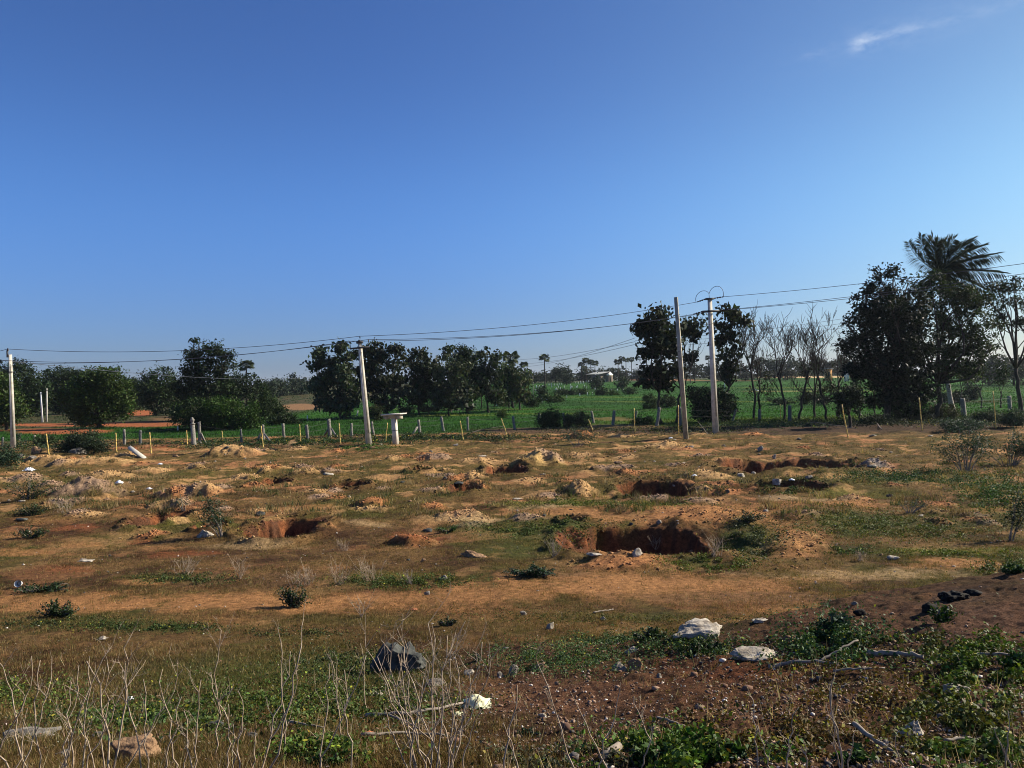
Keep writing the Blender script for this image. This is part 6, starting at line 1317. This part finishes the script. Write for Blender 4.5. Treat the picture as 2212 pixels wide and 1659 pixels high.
for i_, a in enumerate([
 ('small_bush', 'small dark green bush standing on the orange track', 635, 1312, 56, 52, GD, .045, 1, 16, 2.2), ('small_bush', 'low bluish green bush left of the big pit', 1145, 1246, 92, 26, GB, .05, 2, 26, 2.4), ('creeping_plant', 'feathery low green plant at the lower left', 118, 1332, 84, 34, GD, .05, 3, 20, 1.6),
 ('creeping_plant', 'creeping green plant beside the white cup', 92, 1278, 120, 22, GD, .05, 4, 24, 1.6), ('sapling', 'thorny green sapling rising from the small left pits', 478, 1160, 52, 92, GB, .07, 5, 7, 5, -.25), ('small_bush', 'green bush at the far left among rubble', 60, 1078, 96, 56, GD, .07, 6, 20, 1.8),
 ('small_bush', 'dark low bush below the rubble at the far left', 68, 1112, 66, 30, GD, .06, 7, 18, 1.8), ('small_bush', 'third low bush down the far left side', 66, 1162, 62, 26, GD, .06, 8, 16, 1.6), ('sapling', 'faint bluish sapling left of the thorny one', 396, 1102, 36, 44, GB, .05, 9, 6, 1.4),
 ('sapling', 'thorny sapling in front of the dug earth at the fence', 1246, 966, 70, 46, GB, .10, 10, 9, 4), ('acacia_sapling', 'thorny sapling with several bare stems and umbrella top at right', 2086, 1016, 130, 110, GB, .11, 11, 10, 6), ('acacia_sapling', 'thorny bush half outside the right picture edge', 2180, 1004, 130, 84, GB, .11, 12, 14, 5),
 ('acacia_sapling', 'dark curved sapling low at the right edge', 2184, 1168, 40, 130, GD, .08, 13, 5, 5, .22), ('sapling', 'bluish feathery sapling in the grass above the bank', 1965, 1108, 60, 36, GB, .05, 14, 8, 1.6, .3), ('small_bush', 'dark bush on the right rim slope of the big pit', 1610, 1128, 70, 26, GD, .05, 15, 18, 1.8),
 ('small_bush', 'green tuft on the left rim of the big pit', 970, 1148, 50, 16, GN, .05, 16, 14, 1.6), ('small_palm', 'young fan leaved palm sprout at the left pole', 43, 952, 18, 24, GB, .12, 17, 8, 1.0), ('broadleaf_weed', 'bright leafy weed in the bottom middle, left one', 1405, 1655, 70, 52, GN, .045, 18, 16, 2.0),
 ('broadleaf_weed', 'bright leafy weed in the bottom middle, right one', 1560, 1640, 100, 56, GN, .045, 19, 20, 2.0), ('broadleaf_weed', 'bright leafy weed near the bottom right stalks', 1850, 1655, 70, 44, GN, .04, 20, 16, 2.0), ('broadleaf_weed', 'leafy weed at the bottom left of centre', 700, 1655, 70, 34, GN, .04, 21, 14, 2.0),
 ('broadleaf_weed', 'small leafy sprig on the bank left of centre', 1136, 1585, 36, 20, GB, .03, 22, 8, 2.0), ('broadleaf_weed', 'leafy green plant by the black clods', 2040, 1345, 44, 50, GN, .04, 23, 9, 1.6), ('broadleaf_weed', 'tall bushy leaves in the green patch right of the long white rock', 1810, 1372, 60, 50, GB, .045, 24, 16, 2.0),
 ('broadleaf_weed', 'dark leafy plant below the long rough white rock', 1525, 1410, 60, 30, GD, .04, 25, 14, 2.0), ('broadleaf_weed', 'dark leafy plant left of the long rough white rock', 1405, 1385, 60, 34, GD, .04, 26, 14, 2.0), ('broadleaf_weed', 'bright leafy plant at the right bottom edge', 2190, 1440, 60, 44, GN, .04, 27, 14, 2.0),
 ('broadleaf_weed', 'dark spiky plant above the dark boulder', 968, 1352, 34, 22, GD, .035, 28, 10, 1.5), ('small_bush', 'low dark bush at the right edge behind the bank', 2195, 1240, 60, 22, GN, .05, 29, 14, 1.6), ('broadleaf_weed', 'tiny dark sprout right of the dark boulder', 1030, 1430, 14, 22, GD, .03, 30, 5, 1.2)]):
    n_, lb, x, y, w, h, c, lf, sd, ns, de = a[:11]
    shrub(n_, lb, x, y, w, h, c, lf, 800 + sd, ns, de, a[11] if len(a) > 11 else 0.0, feather='sapling' in n_)

# ================================================================== GRASS, COVER, GRAVEL  (nobody could count these)
def sample_ground(n, y0, y1, x0=-340, x1=2550, seed=0):
    """random ground points, denser where nearer"""
    rng = np.random.RandomState(seed); xs = rng.uniform(x0, x1, n); ys = rng.uniform(y0, y1, n)
    d = cF[None] + ((xs - CX) / FP)[:, None] * cR[None] - ((ys - CY) / FP)[:, None] * cU[None]
    t = np.full(n, CZ) / np.maximum(-d[:, 2], 1e-4)
    for _ in range(14):
        px, py = d[:, 0] * t, d[:, 1] * t; t = t * .4 + .6 * (CZ - base(px, py)) / np.maximum(-d[:, 2], 1e-4)
    return d[:, 0] * t, d[:, 1] * t, rng
def blades(px, py, h, w, col, rng, lean=.5, k=3):
    n = len(px); pz = H(px, py)
    B = np.repeat(np.stack([px, py, pz], 1), k, 0); m = n * k
    h = np.repeat(np.broadcast_to(h, (n,)), k) * rng.uniform(.5, 1.3, m); w = np.repeat(np.broadcast_to(w, (n,)), k) * rng.uniform(.7, 1.3, m)
    B[:, :2] += rng.normal(size=(m, 2)) * (w * 1.6)[:, None]
    a = rng.uniform(0, 6.283, m); dx, dy = np.cos(a) * w * .5, np.sin(a) * w * .5
    l = rng.normal(size=(m, 2)) * lean * h[:, None]
    V = np.stack([B + np.stack([dx, dy, -.01 * np.ones(m)], 1), B - np.stack([dx, dy, .01 * np.ones(m)], 1), B + np.stack([l[:, 0], l[:, 1], h], 1)], 1).reshape(-1, 3)
    c = np.repeat(col, k, 0) * rng.uniform(.45, 1.7, (m, 1)) * rng.uniform(.88, 1.12, (m, 3))
    return V, np.arange(m * 3).reshape(m, 3), np.repeat(c, 3, 0)
def dry_grass():
    px, py, rng = sample_ground(730000, 945, 1760, seed=1)
    ok = (py > 2.0) & (py < 62); px, py = px[ok], py[ok]
    c, soil, bey = ground_colour(px, py)
    dens = fbm(px, py, 1.7, 3) + .6 * fbm(px + 20, py, .5, 2)
    keep = rng.rand(len(px)) < np.clip((1 - soil * 1.2) * (.45 + 1.1 * dens), 0.02, 1) * (1 - .85 * bank_m(px, py)); px, py, c, dens = px[keep], py[keep], c[keep], dens[keep]
    D = np.hypot(px, py); tall = sstep(.1, .5, fbm(px - 40, py + 11, 2.2, 3))
    h = (.022 + .035 * rng.rand(len(px)) + .05 * tall * sstep(20, 34, D)); w = np.maximum(.005, D * .00042)
    mixc = rng.rand(len(px), 1)
    straw = np.array([.34, .235, .10]); olv = np.array([.085, .095, .018]); umb = np.array([.075, .038, .016])
    pick = np.where(mixc < .34, straw, np.where(mixc < .62, umb, olv))
    cc = c * 1.1 * .5 + pick * .5
    V, F, C = blades(px, py, h, w, cc, rng)
    o = mesh_obj('dry_grass', V, F, M['grass'], None, C); tag(o, 'short dry grass growing over the rough field', 'grass', kind='stuff')
dry_grass()
def small_tufts():
    px, py, rng = sample_ground(46000, 960, 1640, seed=21); ok = (py > 6) & (py < 55); px, py = px[ok], py[ok]; c, soil, b = ground_colour(px, py)
    n2 = fbm(px, py, .9, 3); ok = (rng.rand(len(px)) < (1 - soil) * np.clip(.4 + 1.6 * n2, 0, 1)) & (bank_m(px, py) < .3); px, py, c = px[ok], py[ok], c[ok]
    k = rng.rand(len(px), 1); D = np.repeat(np.hypot(px, py), 8); cc = np.where(k < .35, np.array([.24, .165, .07]), np.where(k < .6, np.array([.055, .065, .014]), c * .9))
    qx = np.repeat(px, 8) + rng.normal(size=len(px) * 8) * .03; qy = np.repeat(py, 8) + rng.normal(size=len(px) * 8) * .03
    V, F, C = blades(qx, qy, .045 + .02 * rng.rand(len(qx)), np.maximum(.006, D * .0005), np.repeat(cc, 8, 0), rng, .45, 1)
    o = mesh_obj('small_grass_tufts', V, F, M['grass'], None, C); tag(o, 'small separate tufts of dry and olive grass', 'grass', kind='stuff')
small_tufts()
def grass_tufts():
    """taller brownish clumps in the middle distance and near the fence"""
    px, py, rng = sample_ground(2600, 935, 1120, seed=2); V_, F_, C_ = [], [], []
    n2 = fbm(px, py, 2.6, 3); ok = (py > 22) & (py < 64) & (n2 > .02); px, py = px[ok], py[ok]
    qx = np.repeat(px, 14) + rng.normal(size=len(px) * 14) * .16; qy = np.repeat(py, 14) + rng.normal(size=len(px) * 14) * .16
    kind = np.repeat(rng.rand(len(px), 1), 14, 0)
    cc = np.where(kind < .45, np.array([.17, .12, .06]), np.where(kind < .7, np.array([.30, .22, .10]), np.array([.06, .075, .025])))
    hh = np.repeat(rng.uniform(.06, .24, len(px)), 14)
    V, F, C = blades(qx, qy, hh, .022, cc, rng, .35)
    o = mesh_obj('grass_tufts', V, F, M['grass'], None, C); tag(o, 'taller brown and olive grass clumps near the fence', 'grass', kind='stuff')
grass_tufts()
# low leafy cover: x, y, rx, ry, leaf size, height, colour, leaves per unit
COVER = [
 (600, 1525, 250, 62, .030, .10, (.055, .085, .016), 9000), (330, 1560, 230, 46, .030, .10, (.05, .08, .018), 5000), (60, 1500, 130, 36, .028, .09, (.07, .10, .02), 3000), (760, 1440, 170, 44, .028, .09, (.045, .065, .02), 4200), (860, 1530, 170, 40, .03, .1, (.05, .07, .016), 3200),
 (1200, 1428, 170, 34, .022, .12, (.055, .10, .030), 7500), (1330, 1392, 120, 22, .026, .10, (.04, .075, .022), 3500), (1500, 1408, 150, 24, .028, .10, (.035, .065, .018), 3200), (1790, 1385, 130, 56, .034, .14, (.040, .080, .022), 7000), (1900, 1330, 110, 20, .03, .12, (.045, .06, .018), 3200), (1690, 1352, 110, 20, .03, .08, (.045, .055, .02), 1500),
 (2130, 1450, 110, 60, .034, .12, (.07, .11, .015), 3600), (2040, 1400, 130, 40, .03, .10, (.06, .07, .018), 2600), (2080, 1560, 160, 90, .03, .09, (.07, .08, .015), 3600), (1850, 1500, 200, 60, .026, .07, (.12, .08, .015), 1800), (1650, 1600, 260, 60, .028, .09, (.09, .06, .015), 2600), (1480, 1640, 200, 50, .034, .13, (.06, .11, .015), 3000),
 (1250, 1640, 200, 30, .026, .07, (.06, .065, .03), 1800), (700, 1640, 160, 30, .03, .1, (.06, .10, .015), 1500), (2100, 1640, 120, 40, .032, .1, (.07, .11, .02), 1700), (2050, 1315, 60, 14, .03, .08, (.07, .09, .02), 900), (2170, 1228, 70, 18, .04, .12, (.05, .08, .015), 2200),
 (870, 1258, 150, 16, .035, .10, (.055, .085, .02), 3600), (400, 1252, 120, 12, .035, .08, (.05, .07, .02), 2200), (320, 1356, 170, 12, .03, .08, (.045, .07, .02), 2600), (120, 1345, 160, 12, .03, .06, (.045, .06, .02), 1500), (640, 1370, 120, 10, .03, .06, (.045, .06, .02), 900),
 (1180, 1146, 160, 16, .045, .10, (.055, .08, .02), 3600), (1620, 1165, 90, 46, .045, .10, (.04, .055, .018), 4200), (1540, 1222, 110, 14, .04, .09, (.08, .11, .015), 2000), (1300, 1092, 230, 9, .05, .12, (.09, .12, .02), 3600), (1850, 1128, 160, 34, .045, .12, (.075, .095, .02), 5200), (2000, 1150, 160, 24, .045, .10, (.07, .09, .02), 3000),
 (1960, 1032, 180, 17, .06, .26, (.030, .070, .020), 6000), (2150, 1062, 90, 44, .06, .22, (.04, .09, .02), 6000), (1700, 1066, 60, 8, .06, .12, (.05, .08, .02), 900), (2060, 1196, 150, 10, .04, .08, (.10, .13, .02), 1600), (1830, 1190, 60, 12, .04, .08, (.06, .09, .02), 900), (1240, 1180, 50, 14, .04, .08, (.05, .07, .02), 500),
 (640, 956, 230, 7, .11, .22, (.025, .055, .016), 5200), (930, 947, 270, 8, .11, .26, (.022, .042, .014), 6500), (480, 965, 110, 6, .10, .2, (.03, .05, .02), 1800), (780, 968, 60, 5, .09, .12, (.05, .10, .02), 1200), (1330, 930, 180, 7, .10, .2, (.03, .04, .016), 2800), (1640, 918, 150, 7, .10, .28, (.05, .085, .03), 3800), (1900, 912, 300, 9, .11, .34, (.018, .026, .012), 8000),
 (2120, 912, 150, 12, .10, .34, (.030, .052, .026), 5200), (1500, 930, 120, 7, .10, .22, (.018, .028, .014), 2400), (320, 958, 120, 5, .10, .14, (.03, .04, .018), 1200), (100, 965, 130, 10, .10, .3, (.028, .048, .022), 3600), (10, 1000, 50, 14, .09, .3, (.03, .05, .022), 1800), (560, 1046, 60, 5, .05, .08, (.03, .035, .015), 500), (1000, 1052, 70, 8, .05, .1, (.035, .03, .018), 900),
 (596, 1152, 80, 16, .045, .06, (.055, .028, .012), 2200), (340, 1125, 50, 10, .045, .06, (.055, .028, .012), 900), (1430, 1030, 130, 8, .05, .1, (.05, .06, .02), 1200), (1660, 1048, 110, 8, .06, .12, (.03, .035, .015), 1600), (1100, 1330, 260, 20, .022, .04, (.06, .07, .02), 1800), (1350, 1340, 260, 14, .022, .05, (.07, .08, .02), 2400),
]
def cover():
    rng = np.random.RandomState(9); Vs, Qs, Cs, n0 = [], [], [], 0
    for (x, y, rx, ry, lf, hh, c, n) in COVER:
        n = int(n * (1.9 if y > 980 else 3.2))
        q = rng.normal(size=(n, 2)) * .5; xs = x + q[:, 0] * rx; ys = np.maximum(y + q[:, 1] * ry, 872)
        d = cF[None] + ((xs - CX) / FP)[:, None] * cR[None] - ((ys - CY) / FP)[:, None] * cU[None]; t = np.full(n, CZ) / np.maximum(-d[:, 2], 1e-4)
        for _ in range(14): t = t * .4 + .6 * (CZ - base(d[:, 0] * t, d[:, 1] * t)) / np.maximum(-d[:, 2], 1e-4)
        px, py = d[:, 0] * t, d[:, 1] * t
        m = fbm(px + x, py, lf * 9, 2); ok = (m > .0) & (py > 2.2); px, py, m = px[ok], py[ok], m[ok]
        pz = H(px, py) + hh * rng.rand(len(px)) ** 1.3 * (.4 + 1.2 * np.clip(m * 1.6, 0, 1))
        P = np.stack([px, py, pz], 1); col = np.asarray(c)[None] * rng.uniform(.6, 1.5, (len(px), 1)); yl = rng.rand(len(px)) < .05; col[yl] = np.array([.26, .26, .03])
        V, Q, C = leaf_quads(P, lf, rng, col, .5, .6); Vs.append(V); Qs.append(Q + n0); Cs.append(C); n0 += len(V)
    o = mesh_obj('ground_cover', np.concatenate(Vs), np.concatenate(Qs), M['leaf'], None, np.concatenate(Cs)); tag(o, 'low creeping green weeds covering patches of the ground', 'weeds', kind='stuff')
cover()
def litter():
    """dead leaves, chips and short straws on the near ground"""
    px, py, rng = sample_ground(12000, 1380, 1760, seed=4); ok = (py > 2.2); px, py = px[ok], py[ok]
    P = np.stack([px, py, H(px, py) + .008 + .02 * rng.rand(len(px))], 1); k = rng.rand(len(px), 1)
    c = np.where(k < .4, np.array([.26, .17, .09]), np.where(k < .7, np.array([.12, .07, .035]), np.array([.50, .44, .36])))
    V, Q, C = leaf_quads(P, .024, rng, c, 1.2, .3); o = mesh_obj('leaf_litter', V, Q, M['grass'], None, C); tag(o, 'dead leaves and straw scattered on the near ground', 'leaf litter', kind='stuff')
litter()
def gravel():
    V0, F0 = ico(1); px, py, rng = sample_ground(26000, 1270, 1750, seed=5)
    b = 1 - bank_m(px, py) * (fbm(px, py, .8, 2) > -.15); near = np.hypot(px + 0.6, py - 7) < 2.6
    ok = ((b < .6) | (near & (rng.rand(len(px)) < .35)) | (rng.rand(len(px)) < .03)) & (py > 2.2); px, py = px[ok], py[ok]
    qx, qy, r2 = sample_ground(5200, 955, 1400, seed=6); ok = (qy < 58) & (fbm(qx, qy, 1.6, 2) > .12); qx, qy = qx[ok], qy[ok]; n1 = len(px); px, py = np.concatenate([px, qx]), np.concatenate([py, qy]); n = len(px)
    s = np.where(np.arange(n) < n1, (.004 + .016 * rng.rand(n) ** 2) * (1 + 1.2 * (rng.rand(n) < .03)), np.hypot(px, py) * (.00035 + .0014 * rng.rand(n) ** 3))
    pz = H(px, py); J = 1 + .3 * rng.normal(size=(n, len(V0), 3)) * .6; sc = rng.uniform(.6, 1.2, (n, 1, 3)) * [1, 1, .65]
    V = V0[None] * J * sc * s[:, None, None] + np.stack([px, py, pz + s * .25], 1)[:, None]
    F = (F0[None] + (np.arange(n) * len(V0))[:, None, None]).reshape(-1, 3)
    k = rng.rand(n, 1); c = np.where(k < .45, np.array([.15, .085, .055]), np.where(k < .75, np.array([.26, .17, .115]), np.where(k < .94, np.array([.10, .09, .085]), np.array([.55, .50, .45]))))
    c[n1:] = np.where(k[n1:] < .35, np.array([.52, .47, .41]), np.where(k[n1:] < .75, np.array([.36, .25, .16]), np.array([.08, .08, .08])))
    c = c * rng.uniform(.7, 1.25, (n, 1)); o = mesh_obj('gravel', V.reshape(-1, 3), F, M['gravel'], None, np.repeat(c, len(V0), 0)); tag(o, 'loose gravel and stone chips strewn over the ground', 'gravel', kind='stuff')
M['gravel'] = attr_mat('gravel_stone', .9, 0, 40)
gravel()
def rice():
    px, py, rng = sample_ground(120000, 826, 958, seed=7); t = rng.rand(len(px))
    ok = (py > 64.5) & (py < 330); px, py = px[ok], py[ok]; c, soil, bey = ground_colour(px, py)
    g = (c[:, 1] > c[:, 0] * 1.25) & (bey > .5); px, py, c = px[g], py[g], c[g]; D = np.hypot(px, py)
    n = fbm(px, py, 6, 2); c = c * (1.1 + .6 * n[:, None]); w = np.maximum(.05, D * .00075)
    V, F, C = blades(px, py, (.20 + .08 * n), w, c, rng, .35, 2)
    o = mesh_obj('rice_crop', V, F, M['rice'], None, C); tag(o, 'young green rice standing in the flooded paddies', 'rice', kind='stuff')
rice()

# ================================================================== HAZE
def haze():
    m = bpy.data.materials.new('thin_air'); m.use_nodes = True; nt = m.node_tree; nt.nodes.clear(); o_ = nt.nodes.new('ShaderNodeOutputMaterial'); v = nt.nodes.new('ShaderNodeVolumePrincipled')
    v.inputs['Color'].default_value = (.72, .80, .92, 1); v.inputs['Density'].default_value = HAZE; v.inputs['Anisotropy'].default_value = .3
    nt.links.new(v.outputs[0], o_.inputs['Volume'])
    mb = MB(); mb.box((0, 0, 28), (15000, 15000, 60)); o = mb.build('haze', m); tag(o, 'thin haze hanging over the whole plain', 'haze', kind='stuff')
HAZE = 0.00010
haze()

def clods():
    V0, F0 = ico(1); rng = np.random.RandomState(31); X_, Y_, S_ = [], [], []
    for (cx, cy, rx, ry, h, k) in MOUNDS:
        n = int(70 + 45 * rx); X_.append(cx + rng.normal(size=n) * rx * .5); Y_.append(cy + rng.normal(size=n) * ry * .5); S_.append((.010 + .045 * rng.rand(n) ** 3) * (cy / 30) ** .5)
    for (cx, cy, rx, ry, d, n_, s0) in PITS:
        n = int(110 + 60 * rx); a = rng.uniform(0, 6.283, n); r = 1.05 + .25 * np.abs(rng.normal(size=n)); X_.append(cx + np.cos(a) * rx * r); Y_.append(cy + np.sin(a) * ry * r); S_.append((.010 + .05 * rng.rand(n) ** 3) * (cy / 26) ** .5)
    px, py, s = np.concatenate(X_), np.concatenate(Y_), np.concatenate(S_); n = len(px)
    V = V0[None] * (1 + .22 * rng.normal(size=(n, len(V0), 3))) * [1, 1, .75] * s[:, None, None] + np.stack([px, py, H(px, py) + s * .3], 1)[:, None]
    F = (F0[None] + (np.arange(n) * len(V0))[:, None, None]).reshape(-1, 3); c = ground_colour(px, py)[0] * rng.uniform(.6, 1.25, (n, 1))
    o = mesh_obj('earth_crumbs', V.reshape(-1, 3), F, M['gravel'], None, np.repeat(c, len(V0), 0)); tag(o, 'crumbled lumps of dug earth on the mounds and pit rims', 'clods', kind='stuff')
clods()
def straws():
    px, py, rng = sample_ground(8000, 1400, 1790, seed=33); n = fbm(px, py, .7, 3); ok = (py > 2.2) & (n > .02) & (rng.rand(len(px)) < np.where(px < 0, 1, .35)); px, py = px[ok], py[ok]
    V, F, C = blades(px, py, .05 + .13 * rng.rand(len(px)) ** 2, .0045, np.broadcast_to(np.array([.40, .31, .20]), (len(px), 3)), rng, .35, 2)
    o = mesh_obj('dead_straw', V, F, M['grass'], None, C); tag(o, 'thin dead straws standing among the near weeds', 'grass', kind='stuff')
straws()
